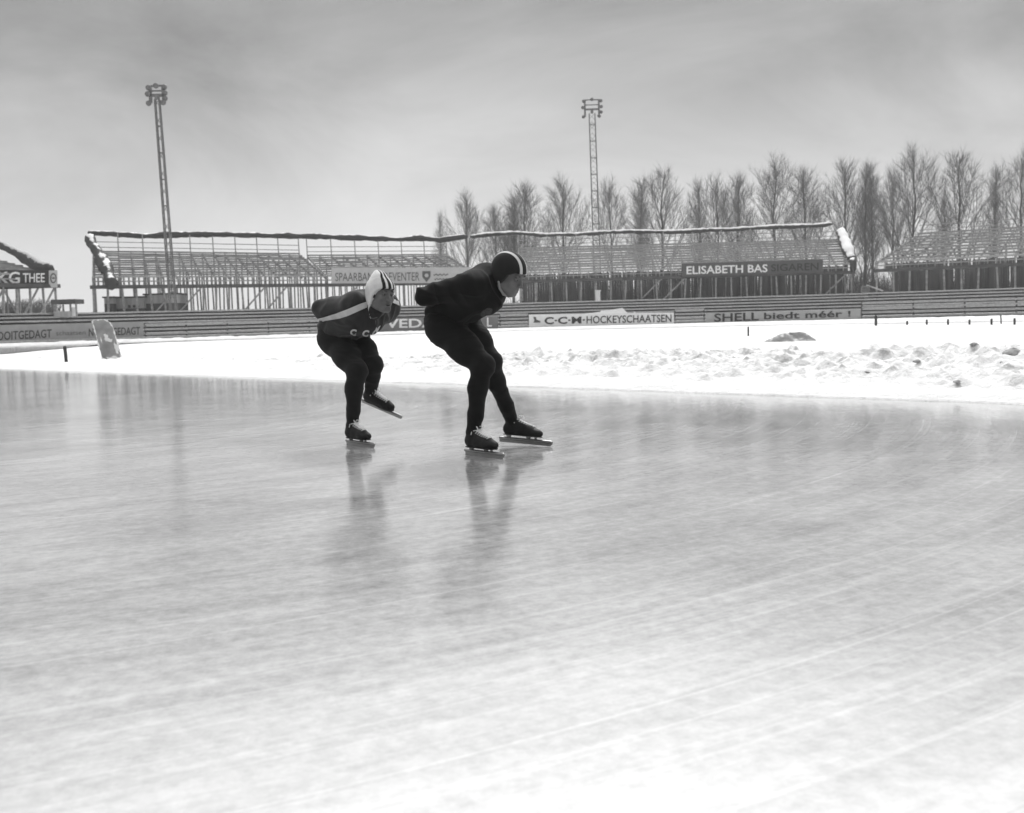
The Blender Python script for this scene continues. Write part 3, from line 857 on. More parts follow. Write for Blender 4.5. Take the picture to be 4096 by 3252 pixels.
rail_fence('short grey rail fence just left of the white hockey board', 500, 528, 1)
rail_fence('short grey rail fence between the white hockey board and the exclamation board', 675, 704, 1)
rail_fence('long grey rail fence running from the exclamation board to the right edge', 862, 1120, 5, 0.2, 1.15)

# --- floodlight masts -------------------------------------------------
def mast(label, base, top, w0, w1, hw, hh, seed):
    base = Vector(base); top = Vector(top)
    t = empty('floodlight_mast', base, label, 'mast', 'floodlight masts')
    d = top - base; n = int(d.length / 0.62)
    legs = [(-1, -1), (1, -1), (1, 1), (-1, 1)]
    def pt(k, f): 
        w = w0 + (w1 - w0) * f
        return base.lerp(top, f) + Vector((legs[k][0] * w / 2, legs[k][1] * w / 2, 0))
    for k in range(4):
        m_ = MB(); m_.beam(pt(k, 0), pt(k, 1), 0.075, 0.075, up=(0, 1, 0)); m_.build('leg', M['steel'], t)
    l_ = MB()
    for i in range(n):
        f0, f1 = i / n, (i + 1) / n
        for k in range(4):
            k2 = (k + 1) % 4
            l_.beam(pt(k, f0), pt(k2, f1) if (i + k) % 2 else pt(k, f0) * .5 + pt(k2, f1) * .5, 0.03, 0.03)
            if i % 3 == 0: l_.beam(pt(k, f0), pt(k2, f0), 0.055, 0.055)
    l_.build('lattice', M['steel'], t)
    h = MB()
    up = Vector((0, 0, 1)); c = top
    for x in (-hw / 2, hw / 2):
        h.beam(c + Vector((x, 0, -hh * .2)), c + Vector((x, 0, hh * .85)), 0.2, 0.2, up=(0, 1, 0))
    for f, th in ((0.25, .2), (0.52, .1), (.82, .12)):
        h.beam(c + Vector((-hw / 2, 0, hh * f)), c + Vector((hw / 2, 0, hh * f)), th, th)
    h.beam(c, c + Vector((0, 0, hh * .25)), 0.3, 0.3, up=(0, 1, 0))
    h.build('head_frame', M['steel'], t)
    for i, (x, f) in enumerate(((-.62, -.14), (-.66, .42), (-.58, .8), (.64, .8), (.66, .45), (.64, .12), (.5, -.12), (0, .9))):
        m_ = MB()
        c0 = c + Vector((hw * x, 0.1, hh * f)); 
        m_.tube([c0 + Vector((0, .2, .06)), c0 + Vector((0, 0, 0)), c0 + Vector((0, -.22, -.1)), c0 + Vector((0, -.3, -.13))], [0.08, 0.14, 0.2, 0.2], 8)
        m_.beam(c0, c0 + Vector((-hw * x * .3, 0, 0)), .07, .07)
        m_.build('floodlight', M['steel'], t, True)
    return t
b1 = P(173.5, 312, 93.5 * KS); mast('tall leaning lattice floodlight mast at the left, standing against open sky', (b1.x, b1.y, ZT), P(157.2, 99.5, 93.5 * KS), 0.40, 0.31, 0.92, 1.15, 1)
b2 = P(598.5, 300, 150 * KS); mast('lattice floodlight mast in the middle rising behind bare trees', (b2.x, b2.y, 0), P(592, 113.5, 150 * KS), 0.78, 0.66, 1.6, 1.85, 2)

# --- huts and odds and ends below the stands -------------------------------
def hut(label, px0, px1, D, ytop, dep, band, wins=(), roofh=0.12, name='hut'):
    a, b = P(px0, 300, D), P(px1, 300, D)
    zt = P((px0 + px1) / 2, ytop, D).z
    t = empty(name, ((a.x + b.x) / 2, D, ZT), label, 'hut', None)
    cx = (a.x + b.x) / 2; w = b.x - a.x
    zm = ZT + (zt - ZT) * band
    m_ = MB(); m_.box((cx, D + dep / 2, (ZT + zm) / 2), w, dep, zm - ZT); m_.build('base', M['hutdark'], t)
    m_ = MB(); m_.box((cx, D + dep / 2, (zm + zt) / 2), w - 0.01, dep - 0.02, zt - zm); m_.build('wall', M['hut'], t)
    m_ = MB(); m_.box((cx, D + dep / 2, zt + roofh / 2), w + .2, dep + .2, roofh); m_.build('roof', M['wooddark'], t)
    for (u, v, ww, wh) in wins:
        m_ = MB(); m_.box((a.x + w * u, D - 0.02, ZT + (zt - ZT) * v), ww, 0.05, wh); m_.build('window', M['hutdark'], t)
    return t
hut('pale low hut with two small dark windows under the left grandstand', 113.5, 143.6, 99 * KS, 298, 2.5, 0.28, [(.52, .42, .2, .2), (.68, .42, .2, .2), (.83, .42, .07, .08)])
hut('long two-tone shed with a dark lower half under the left grandstand', 144.5, 177, 99.6 * KS, 294.8, 2.5, 0.5)
hut('small narrow dark hut beneath the left end of the stand by the mast', 104, 113, 98.2 * KS, 298, 2.0, 0.62)
kp = P(64, 300, 88 * KS)
k_ = empty('kiosk', (kp.x, kp.y, ZT - .35), 'small open kiosk with flat dark roof between the two left stands', 'kiosk')
za, zb = P(64, 304, 88 * KS).z, P(64, 299.4, 88 * KS).z
kw = 24 * 88 * KS / FPX
m_ = MB(); m_.box((kp.x, kp.y + .6, (za + zb) / 2), kw, 1.6, zb - za); m_.build('roof', M['wooddark'], k_)
for u in (-.46, -.1, .2, .44):
    m_ = MB(); m_.beam((kp.x + kw * u, kp.y + .2, ZT - .35), (kp.x + kw * u, kp.y + .2, za), .1, .1, up=(0, 1, 0)); m_.build('post', M['wood'], k_)
m_ = MB(); m_.box((kp.x - kw * .1, kp.y + .1, ZT - .1), kw * .75, .12, .4); m_.build('counter', M['hut'], k_)
m_ = MB(); m_.box((kp.x + kw * .33, kp.y + .3, ZT + .05), kw * .16, .3, .6); m_.build('box_panel', M['white'], k_)
p_ = P(598, 301, 107 * KS)
m_ = MB(); m_.tube([(p_.x, p_.y, ZT - .02), (p_.x, p_.y, ZT + .72), (p_.x, p_.y, ZT + .78), (p_.x, p_.y, ZT + .86)], [.2, .2, .24, .22], 14)
setp(m_.build('bollard', M['signpale'], None, True), 'pale round bollard standing under the long grandstand', 'bollard')
p_ = P(865.5, 297, 104 * KS)
m_ = MB(); m_.tube([(p_.x - .25, p_.y, ZT + .27), (p_.x + .25, p_.y, ZT + .27)], [.28, .28], 14); m_.tube([(p_.x - .27, p_.y, ZT + .27), (p_.x - .2, p_.y, ZT + .27)], [.3, .3], 14)
setp(m_.build('barrel', M['hutdark'], None, True), 'small dark barrel lying on the terrace right of the long stand', 'barrel')
m_ = MB(); m_.beam((p_.x + .2, p_.y + .3, ZT + .62), (p_.x + 1.5, p_.y + .3, ZT + .12), .2, .09)
m_.beam((p_.x + .25, p_.y + .35, ZT), (p_.x + .25, p_.y + .35, ZT + .55), .08, .08, up=(0, 1, 0))
setp(m_.build('plank', M['woodlight']), 'loose plank propped slanting beside the dark barrel', 'plank')
p_ = P(855, 305, 110 * KS); q_ = P(853, 268, 110 * KS)
m_ = MB(); m_.tube([(p_.x, p_.y, ZT - .6), (q_.x, q_.y, q_.z)], [.055, .045], 8); m_.tube([(q_.x, q_.y, q_.z - .05), (q_.x, q_.y, q_.z + .04)], [.08, .06], 8)
setp(m_.build('pole', M['wooddark']), 'thin upright pole at the right end of the long stand', 'pole')
# snow-covered sheet heaped up behind the hockey board
pk = [(585, 313.6), (600, 311.8), (601, 310.6), (612, 309.8), (618, 308.6), (622.5, 307.9), (627, 312.6)]
m_ = MB(); f0 = [P(x, y, 82.2) for x, y in pk] + [P(627, 318, 82.2), P(585, 318, 82.2)]
nn = len(f0)
m_.v = [tuple(p) for p in f0] + [(p.x, p.y + 1.2, p.z - .25) for p in f0]
m_.f = [tuple(range(nn))] + [(i, i + nn, (i + 1) % nn + nn, (i + 1) % nn) for i in range(nn)] + [tuple(reversed(range(nn, 2 * nn)))]
setp(m_.build('snow_heap', M['snow']), 'white snow heap peaking above the hockey board', 'snow heap')

# --- infield things ----------------------------------------------------------
def stake(label, px, ybot, ytop, w, pxtop=None):
    p = snow_hit(px, ybot); z = p.z
    q = P(pxtop if pxtop is not None else px, ytop, p.y)
    m_ = MB(); m_.tube([(p.x, p.y, z - .12), tuple(p.lerp(q, .5)), tuple(q - Vector((0, 0, .02))), tuple(q)], [w, w, w, w * .5], 8)
    return setp(m_.build('stake', M['stake'], None, True), label, 'stake', 'stakes in the snow')
stake('dark leaning stake in the snow left of the slanted slab', 66.5, 361.8, 346, .045, 64.6)
stake('lone thin stake in the snow left of the grey mound', 748.3, 336, 326.6, .03, 748.2)
stake('tallest dark stake under the right end of the exclamation board', 876, 325.7, 315.2, .06, 875.8)
for i, (zx, y0, lab) in enumerate(((1313, 60, 'crooked stub stake, first of the short row at the right'), (1455, 50, 'short dark stake, second of the row at the right'),
                                 (1608, 47, 'short dark stake, third of the row at the right'), (1763, 50, 'short dark stake, fourth of the row at the right'),
                                 (1922, 43, 'short dark stake, fifth of the row, left of a thin stick'), (2088, 40, 'short dark stake, last of the row at the right edge'))):
    stake(lab, (2900 + zx / 1.8027) / 4, (1250 + 88 / 1.8027) / 4, (1250 + y0 / 1.8027) / 4, .045)
stake('thin tall stick near the right end of the short stake row', (2900 + 1992 / 1.8027) / 4, (1250 + 82 / 1.8027) / 4, (1250 + 15 / 1.8027) / 4, .03, (2900 + 1988 / 1.8027) / 4)

# leaning frosted slab
z = 0.05; Ds = G(110, 361.2, z).y
TLs, TRs, BRs, BLs = P(92.5, 320.6, Ds + .35), P(110, 323.0, Ds + .35), P(122.4, 360.8, Ds), P(103.6, 361.8, Ds)
TMs = P(104.5, 320.4, Ds + .36); RMs = P(113.3, 328.5, Ds + .3)
out_ = [BLs - (TLs - BLs) * .06, BRs - (TRs - BRs) * .06]
outl = []
def seg(a, b, n):
    for i in range(n): outl.append(a.lerp(b, i / n))
seg(out_[0], out_[1], 10); seg(out_[1], RMs, 22); seg(RMs, TRs, 4); seg(TRs, TMs, 4); seg(TMs, TLs, 8); seg(TLs, out_[0], 24)
rs = random.Random(4)
sn = (TRs - BLs).cross(TLs - BLs).normalized()
if sn.y > 0: sn = -sn
ctr = sum(outl, Vector()) / len(outl)
outl = [p + (p - ctr) * rs.uniform(-.015, .02) for p in outl]
ns = len(outl)
sl = empty('slab', (ctr.x, ctr.y, 0), 'tall grey frosted slab leaning in the snow at the left', 'slab')
m_ = MB(); m_.v = [tuple(p + sn * .04) for p in outl] + [tuple(p - sn * .04) for p in outl]
m_.f = [tuple(range(ns)), tuple(reversed(range(ns, 2 * ns)))] + [(i, i + ns, (i + 1) % ns + ns, (i + 1) % ns) for i in range(ns)]
M['slab'] = gmat('slab_face', 0.3, 0.9, 0.25, 3.0, bump=.3, bscale=20)
m_.build('panel', M['slab'], sl)
m_ = MB()
rim = outl[8:] + outl[:1]
m_.tube([p + sn * .03 for p in rim], [0.006 + 0.024 * rs.random() for p in rim], 6)
m_.build('frost_rim', M['snow'], sl, True)
def blob_patch(c, ax, ay, seed, n=18):
    r_ = random.Random(seed); pts = []
    for i in range(n):
        a = 2 * math.pi * i / n; k = r_.uniform(.6, 1.15)
        pts.append(c + ax * math.cos(a) * k + ay * math.sin(a) * k)
    return pts
fr_ = MB()
def add_patch(pts):
    b0 = len(fr_.v); c = sum(pts, Vector()) / len(pts)
    fr_.v.append(tuple(c + sn * .075)); fr_.v += [tuple(p + sn * .043) for p in pts]
    n = len(pts)
    fr_.f += [(b0, b0 + 1 + i, b0 + 1 + (i + 1) % n) for i in range(n)]
ux = (BRs - BLs); uy = (TLs - BLs)
add_patch(blob_patch(BLs + ux * .5 + uy * .56, ux * .13, uy * .11, 1)); add_patch(blob_patch(BLs + ux * .62 + uy * .5, ux * .16, uy * .05, 2))
add_patch(blob_patch(BLs + ux * .55 + uy * .04, ux * .42, uy * .09, 3)); add_patch(blob_patch(BLs + ux * .88 + uy * .3, ux * .1, uy * .16, 6)); add_patch(blob_patch(BLs + ux * .2 + uy * .5, ux * .04, uy * .07, 5))
fr_.build('snow_patch', M['snow'], sl, True)

# grey mound on the snow field
gm = snow_hit(793, 341.5)
w_ = 57 * gm.y / FPX; h_ = 0.27
na, nr = 48, 14
V = []; F = []
for i in range(nr + 1):
    for k in range(na):
        a = 2 * math.pi * k / na; r_ = i / nr
        x = math.cos(a) * r_ * w_ / 2; y = math.sin(a) * r_ * .45
        e = 1 - r_ ** (1.5 + .9 * math.sin(a * 2 + 1))
        zz = h_ * e * (0.75 + .5 * fbm(np.array(x * 2.2 + 5), np.array(y * 3.0), 4, 5)) * (1.0 + .35 * (x / w_))
        zz += 0.03 * (float(fbm(np.array(x * 9), np.array(y * 9), 3, 4)) - .5)
        V.append((gm.x + x, gm.y + .35 + y, 0.04 + float(zz)))
for i in range(nr):
    for k in range(na):
        F.append((i * na + k, (i + 1) * na + k, (i + 1) * na + (k + 1) % na, i * na + (k + 1) % na))
M['mound'] = snowy('mound_cover', 0.27, -0.02, 9.0, 0.33, 0.6)
setp(np_mesh('mound', V, F, M['mound']), 'low grey mound dusted with snow on the infield at the right', 'mound')

# dark dirty clods in the ploughed bank
M['clod'] = gmat('dirty_clod', 0.33, 0.9, 0.5, 14.0)
for i, (x, y, r_, lab) in enumerate(((974, 342.6, .13, 'dark clod high in the snow bank, near the right edge'), (1013, 350, .3, 'largest dark clod at the far right of the bank'),
        (917, 359.5, .12, 'wedge-shaped dark clod in the middle of the bank'), (866.5, 371, .1, 'dark clod low in the bank below the mound'),
        (1001, 361.2, .1, 'small flat dark clod below the largest clod'), (957, 380, .1, 'dark clod nearest the ice in the bank'))):
    p = snow_hit(x, y + 1); z = p.z
    r_ *= 0.32; z -= r_ * .3
    m_ = MB(); rr = random.Random(i + 3)
    bm_v = []
    for a in range(9):
        th = math.pi * a / 8
        for b in range(12):
            ph = 2 * math.pi * b / 12; k = r_ * (0.75 + .5 * float(vnoise(np.array(a * .8 + i * 5), np.array(b * .9), 3)))
            m_.v.append((p.x + math.sin(th) * math.cos(ph) * k * 1.2, p.y + math.sin(th) * math.sin(ph) * k, z + math.cos(th) * k * .5 + r_ * .1))
    for a in range(8):
        for b in range(12):
            m_.f.append((a * 12 + b, (a + 1) * 12 + b, (a + 1) * 12 + (b + 1) % 12, a * 12 + (b + 1) % 12))
    setp(m_.build('clod', M['clod'], None, True), lab, 'clod', 'dark clods in the snow bank')

# --- bare trees -----------------------------------------------------------------
def gen_tree(seed, H_, ang, nl, lenk, thin=1.0):
    rr = random.Random(seed)
    tk, cr = MB(), MB()
    pts = []; x = y = 0
    nseg = 12
    for i in range(nseg + 1):
        f = i / nseg
        x += rr.uniform(-.012, .012) * H_; y += rr.uniform(-.012, .012) * H_
        pts.append(Vector((x * f, y * f, H_ * .97 * f)))
    r0 = H_ * 0.0135 * thin
    tk.tube(pts, [r0 * (1 - .9 * i / nseg) + .01 for i in range(nseg + 1)], 7)
    def along(f):
        a = f * nseg; i = min(int(a), nseg - 1); return pts[i].lerp(pts[i + 1], a - i)
    def bend(start, d, L_, n, rad, lift, sides=3, wob=.12):
        d = d.normalized(); p = start.copy(); ps = [p.copy()]
        for i in range(n):
            d = (d + Vector((rr.uniform(-wob, wob), rr.uniform(-wob, wob), lift + rr.uniform(-wob, wob) * .6))).normalized()
            p = p + d * (L_ / n); ps.append(p.copy())
        cr.tube(ps, [rad * (1 - .8 * i / n) for i in range(n + 1)], sides, cap=False)
        return ps
    def side(d, a):
        az = rr.uniform(0, 2 * math.pi)
        o = d.orthogonal().normalized(); o2 = d.cross(o)
        return (d * math.cos(a) + (o * math.cos(az) + o2 * math.sin(az)) * math.sin(a))
    for i in range(nl):
        f = 0.2 + 0.76 * (i + rr.random()) / nl
        st = along(f)
        a = math.radians(ang * (1.15 - .5 * f) * rr.uniform(.7, 1.2))
        az = i * 2.4 + rr.uniform(-.5, .5)
        a = min(a, 1.0); d = Vector((math.cos(az) * math.sin(a), math.sin(az) * math.sin(a), math.cos(a)))
        L_ = min(H_ * lenk * (1.02 - f) * (.72 + .5 * math.sin(math.pi * f)) + .06 * H_, (H_ * 1.0 - st.z) * 1.03 + .6) * rr.uniform(.75, 1.05)
        limb = bend(st, d, L_, 6, max(.02, r0 * .36 * (1.1 - f)), .05, 4)
        nb = int(5 + L_ * 1.45)
        for b in range(nb):
            k = 0.15 + .83 * (b + rr.random()) / nb
            a2 = k * 6; j = min(int(a2), 5)
            s2 = limb[j].lerp(limb[j + 1], a2 - j); d2 = (limb[j + 1] - limb[j]).normalized()
            L2 = (L_ * .42 * (1.1 - k) + .75) * rr.uniform(.7, 1.2)
            tw = bend(s2, side(d2, math.radians(rr.uniform(20, 42))), L2, 3, .017 * thin, .1)
            for c in range(int(6 + L2 * 5.4)):
                kk = rr.uniform(.1, 1); a3 = kk * 3; j3 = min(int(a3), 2)
                s3 = tw[j3].lerp(tw[j3 + 1], a3 - j3); d3 = (tw[j3 + 1] - tw[j3]).normalized()
                bend(s3, side(d3, math.radians(rr.uniform(18, 40))), rr.uniform(.4, 1.15), 2, .0068 * thin, .07)
    return tk, cr
protos = []
for (sd, ang, nl, lk, thin) in ((1, 33, 30, .54, 1.0), (2, 39, 28, .58, 1.0), (3, 31, 36, .52, 1.0), (4, 17, 30, .36, .9), (5, 36, 26, .6, 1.05), (6, 13, 34, .3, .9)):
    tk, cr = gen_tree(sd, 15.0, ang, nl, lk, thin)
    protos.append((tk.build('trunk', M['bark'], None, True), cr.build('crown', M['twig'], None, False)))
trees = [(925, 440, 3, .7), (978, 395, 0, .95), (1042, 425, 2, 1.0), (1075, 405, 5, 1.2), (1100, 376, 2, 1.1), (1182, 364, 0, 1.05), 
         (1286, 372, 1, .85), (1345, 366, 5, 1.3), (1393, 343, 4, 1.05), (1469, 368, 3, 1.0), (1510, 365, 1, .95), (1552, 358, 2, .9),
         (1630, 324, 1, 1.05), (1695, 345, 2, 1.0), (1775, 326, 4, .95), (1820, 338, 3, 1.1), (1838, 333, 5, 1.1),
         (1882, 350, 0, .9), (1920, 303, 1, 1.0), (1985, 395, 3, .8), (2025, 308, 4, 1.1), (2090, 343, 5, .9), (2150, 306, 0, 1.1), (2215, 330, 2, 1.0)]
ordn = ['first', 'second', 'third', 'fourth', 'fifth', 'sixth', 'seventh', 'eighth', 'ninth', 'tenth', 'eleventh', 'twelfth', 'thirteenth', 'fourteenth', 'fifteenth', 'sixteenth', 'seventeenth']
looks = ['broad bare tree', 'wide fan-shaped bare tree', 'dense bare tree', 'slim upright bare tree', 'spreading bare tree', 'narrow columnar bare tree']
nT = len(trees)
used_p = set()
for i, (x, ytop, kd, wid) in enumerate(trees):
    D = (134 + ((i * 7) % 5) * 3.2 + (8 if kd in (3, 5) else 0)) * KS * (1.0 if x < 1900 else .94)
    top = P(x * .475, ytop * .475, D)
    pos = (f'{ordn[i]} from the left' if i < 17 else f'{ordn[nT - 1 - i]} from the right')
    t = empty('bare_tree', (top.x, D, -.05), f'{looks[kd]} behind the stands, {pos} of the row', 'tree', 'bare trees behind the grandstands')
    s = (top.z + .05) / 15.8
    t.scale = (s * wid * .96, s * wid * .96, s)
    t.rotation_euler = (0, 0, i * 1.7)
    a, b = protos[kd]
    for o in (a, b):
        c = o if kd not in used_p else o.copy()
        if kd in used_p: COL.objects.link(c)
        c.parent = t
    used_p.add(kd)
# brushwood thicket under the trees
rr = random.Random(77)
th = MB()
for i in range(7500):
    x = rr.uniform(486, 1120); D = rr.uniform(121, 137) * KS
    if x < 520 and rr.random() < .6: continue
    p = at_px(x, D)
    hmax = 4.2 if x > 540 else 3.0
    hmax += 2.2 * float(vnoise(np.array(x * .03), np.array(1.0), 3)) - 1
    h = hmax * rr.random() ** .45
    if rr.random() < .1: h *= 1.35
    dx, dy = rr.uniform(-.5, .5), rr.uniform(-.5, .5)
    q0 = Vector((p.x, D, -.05)); q2 = q0 + Vector((dx, dy, h))
    th.tube([q0, q0.lerp(q2, .5) + Vector((rr.uniform(-.15, .15), 0, 0)), q2], [.03, .022, .008], 3, cap=False)
    for k in range(3):
        f = rr.uniform(.35, .95); s0 = q0.lerp(q2, f)
        th.tube([s0, s0 + Vector((rr.uniform(-.7, .7), rr.uniform(-.4, .4), rr.uniform(.3, .9)))], [.014, .005], 3, cap=False)
setp(th.build('thicket', M['brush']), 'dark brushwood thicket below the bare trees', 'thicket', None, 'stuff')
# low scrub far behind the left stands
th = MB()
for i in range(1400):
    x = rr.uniform(-60, 58); D = rr.uniform(112, 120) * KS
    p = at_px(x, D); h = rr.uniform(.8, 2.2) + ZT * .75
    q0 = Vector((p.x, D, -.05)); q2 = q0 + Vector((rr.uniform(-.5, .5), rr.uniform(-.4, .4), h))
    th.tube([q0, q2], [.05, .012], 3, cap=False)
    for k in range(3):
        s0 = q0.lerp(q2, rr.uniform(.5, .95)); th.tube([s0, s0 + Vector((rr.uniform(-.5, .5), 0, rr.uniform(.1, .5)))], [.02, .008], 3, cap=False)
setp(th.build('scrub', M['brush']), 'dark low scrub seen under the left edge stand', 'scrub', None, 'stuff')
# ------------------------------------------------------------------ implicit-surface bodies
class SDF:
    """a list of soft-united shapes; each is (function, centre box lo, hi, blend, op)"""
    def __init__(s): s.p = []
    @staticmethod
    def _v(a): return np.array([a[0], a[1], a[2]], dtype=np.float64)
    def cap(s, a, b, ra, rb=None, k=0.03, op='u'):
        a, b = s._v(a), s._v(b); rb = ra if rb is None else rb
        ab = b - a; L2 = max(float(ab @ ab), 1e-9)
        def f(P_):
            t = np.clip(((P_ - a) @ ab) / L2, 0, 1)
            return np.linalg.norm(P_ - a - t[..., None] * ab, axis=-1) - (ra + (rb - ra) * t)
        r = max(ra, rb)
        s.p.append([f, np.minimum(a, b) - r, np.maximum(a, b) + r, k, op]); return s
    def sph(s, c, r, k=0.03, op='u'): return s.cap(c, c, r, r, k, op)
    def ell(s, c, rad, rot=None, k=0.03, op='u'):
        c = s._v(c); rad = np.array(rad, float); Rm = np.eye(3) if rot is None else np.array(rot, float)   # columns = axes
        def f(P_):
            q = (P_ - c) @ Rm
            k0 = np.linalg.norm(q / rad, axis=-1); k1 = np.linalg.norm(q / rad ** 2, axis=-1)
            return np.where(k1 > 1e-9, k0 * (k0 - 1) / np.maximum(k1, 1e-9), -rad.min())
        r = rad.max()
        s.p.append([f, c - r, c + r, k, op]); return s
    def fn(s, f, lo, hi, op, k=0.0): s.p.append([f, np.array(lo, float), np.array(hi, float), k, op]); return s
    @staticmethod
    def comb(D, d, k, op):
        if op == 'u':
            if k <= 0: return np.minimum(D, d)
            h = np.clip(0.5 + 0.5 * (D - d) / k, 0, 1)
            return D * (1 - h) + d * h - k * h * (1 - h)
        if op == 's':                               # cut d out of D
            d = -d
        if k <= 0: return np.maximum(D, d)
        h = np.clip(0.5 - 0.5 * (D - d) / k, 0, 1)
        return D * (1 - h) + d * h + k * h * (1 - h)
    def __call__(s, P_):
        P_ = np.asarray(P_, float); D = np.full(P_.shape[:-1], 1.0)
        for f, lo, hi, k, op in s.p: D = s.comb(D, f(P_), k, op)
        return D
    def grid(s, h, lo=None, hi=None):
        us_ = [p for p in s.p if p[4] == 'u']
        if lo is None:
            lo = np.min([p[1] for p in us_], 0) - 3 * h - .01; hi = np.max([p[2] for p in us_], 0) + 3 * h + .01
        n = np.ceil((hi - lo) / h).astype(int) + 1
        ax = [lo[i] + h * np.arange(n[i]) for i in range(3)]
        D = np.full(n, 1.0)
        for f, a, b, k, op in s.p:
            mg = max(k, 0.0) + 0.05 if op == 'u' else max(k, 0) + 2 * h
            i0 = np.maximum(np.floor((a - mg - lo) / h).astype(int), 0); i1 = np.minimum(np.ceil((b + mg - lo) / h).astype(int) + 1, n)
            if np.any(i1 <= i0): continue
            g_ = np.stack(np.meshgrid(ax[0][i0[0]:i1[0]], ax[1][i0[1]:i1[1]], ax[2][i0[2]:i1[2]], indexing='ij'), -1)
            sl_ = tuple(slice(i0[i], i1[i]) for i in range(3))
            D[sl_] = s.comb(D[sl_], f(g_), k, op)
        return D, lo, h
    def normal(s, P_, e=0.004):
        g_ = np.stack([s(P_ + np.eye(3)[i] * e) - s(P_ - np.eye(3)[i] * e) for i in range(3)], -1)
        return g_ / np.maximum(np.linalg.norm(g_, axis=-1, keepdims=True), 1e-9)

def surface_nets(D, lo, h):
    n = np.array(D.shape); ins = D < 0
    c = ins[:-1, :-1, :-1].astype(np.int8)
    for (i, j, k) in ((1, 0, 0), (0, 1, 0), (0, 0, 1), (1, 1, 0), (1, 0, 1), (0, 1, 1), (1, 1, 1)):
        c = c + ins[i:n[0] - 1 + i, j:n[1] - 1 + j, k:n[2] - 1 + k]
    mix_ = (c > 0) & (c < 8)
    cells = np.argwhere(mix_)
    idx = np.full(mix_.shape, -1, dtype=np.int64); idx[mix_] = np.arange(len(cells))
    acc = np.zeros((len(cells), 3)); cnt = np.zeros(len(cells))
    cor = [(i, j, k) for i in (0, 1) for j in (0, 1) for k in (0, 1)]
    for a in range(8):
        for b in range(a + 1, 8):
            ca, cb = np.array(cor[a]), np.array(cor[b])
            if np.abs(ca - cb).sum() != 1: continue
            pa, pb = cells + ca, cells + cb
            da = D[pa[:, 0], pa[:, 1], pa[:, 2]]; db = D[pb[:, 0], pb[:, 1], pb[:, 2]]
            mk = (da < 0) != (db < 0)
            t = np.where(mk, da / np.where(mk, da - db, 1), 0)
            acc += np.where(mk[:, None], ca + t[:, None] * (cb - ca), 0); cnt += mk
    V = lo + h * (cells + acc / cnt[:, None])
    F = []
    for ax in range(3):
        e = np.eye(3, dtype=int)[ax]
        A = ins[tuple(slice(0, n[i] - e[i]) for i in range(3))]; B = ins[tuple(slice(e[i], n[i]) for i in range(3))]
        pos = np.argwhere(A != B)
        o1, o2 = [(1, 2), (2, 0), (0, 1)][ax]
        ok = (pos[:, o1] > 0) & (pos[:, o2] > 0) & (pos[:, o1] < n[o1] - 1) & (pos[:, o2] < n[o2] - 1)
        pos = pos[ok]
        d1 = np.eye(3, dtype=int)[o1]; d2 = np.eye(3, dtype=int)[o2]
        q = np.stack([idx[tuple((pos - d1 - d2).T)], idx[tuple((pos - d2).T)], idx[tuple(pos.T)], idx[tuple((pos - d1).T)]], -1)
        fl = A[tuple(pos.T)]
        q[~fl] = q[~fl][:, ::-1]
        F.append(q)
    return V, np.concatenate(F)

def sdf_mesh(name, sdf, h, mat, parent, relax=1):
    D, lo, h = sdf.grid(h)
    V, F = surface_nets(D, lo, h)
    return np_mesh(name, V, F, mat, parent, True)

def trace(sdf, zpts, D0=6.5, eye=None, off=0.0):
    """follow the sight lines of close-up survey points on to a surface"""
    dirs = np.array([list(ray(287.5 + x / 7.207, 237.5 + y / 7.207).normalized()) for x, y in zpts])
    o = np.array(CAM_P); t = np.full(len(dirs), D0); hit = np.zeros(len(dirs), bool)
    for _ in range(90):
        p = o + dirs * t[:, None]; d = sdf(p)
        hit = d < 0.0015
        t = np.where(hit, t, t + np.maximum(d * .8, 0.0008))
    p = o + dirs * t[:, None]
    if off: p = p + sdf.normal(p) * off
    hit &= (t < 10)
    return p, hit

def strip_on(name, sdf, rails, mat, parent, off=0.004, n=40):
    """band between two zoom-space polylines laid on the surface (cloth stripe)"""
    def rs_(pl):
        pl = np.array(pl, float); s = np.concatenate([[0], np.cumsum(np.linalg.norm(np.diff(pl, axis=0), axis=1))])
        t = np.linspace(0, s[-1], n); return np.stack([np.interp(t, s, pl[:, 0]), np.interp(t, s, pl[:, 1])], -1)
    A, B = rs_(rails[0]), rs_(rails[1]); m_ = 7
    pts = np.concatenate([A * (1 - k / (m_ - 1)) + B * (k / (m_ - 1)) for k in range(m_)])
    p, hit = trace(sdf, pts, off=off)
    F = []
    for k in range(m_ - 1):
        for i in range(n - 1):
            q = [k * n + i, k * n + i + 1, (k + 1) * n + i + 1, (k + 1) * n + i]
            if all(hit[j] for j in q): F.append(q)
    F = np.array(F); used, inv_ = np.unique(F, return_inverse=True)
    return np_mesh(name, p[used], inv_.reshape(F.shape), mat, parent, True)

def letters_on(sdf, body, box, mat, parent, shear=0.0, slope=0.0, bold=0.055):
    Vt, Ft = text_mesh(body, bold)
    x0, y0, x1, y1 = box
    pts = [(x0 + (x1 - x0) * u + shear * v, y1 + (y0 - y1) * v + slope * u) for u, v in Vt]
    p, hit = trace(sdf, pts, off=0.018)
    mb = MB(); mb.v = [tuple(a) for a in p]; mb.f = [f for f in Ft if all(hit[i] for i in f)]
    return mb.build('lettering', mat, parent)

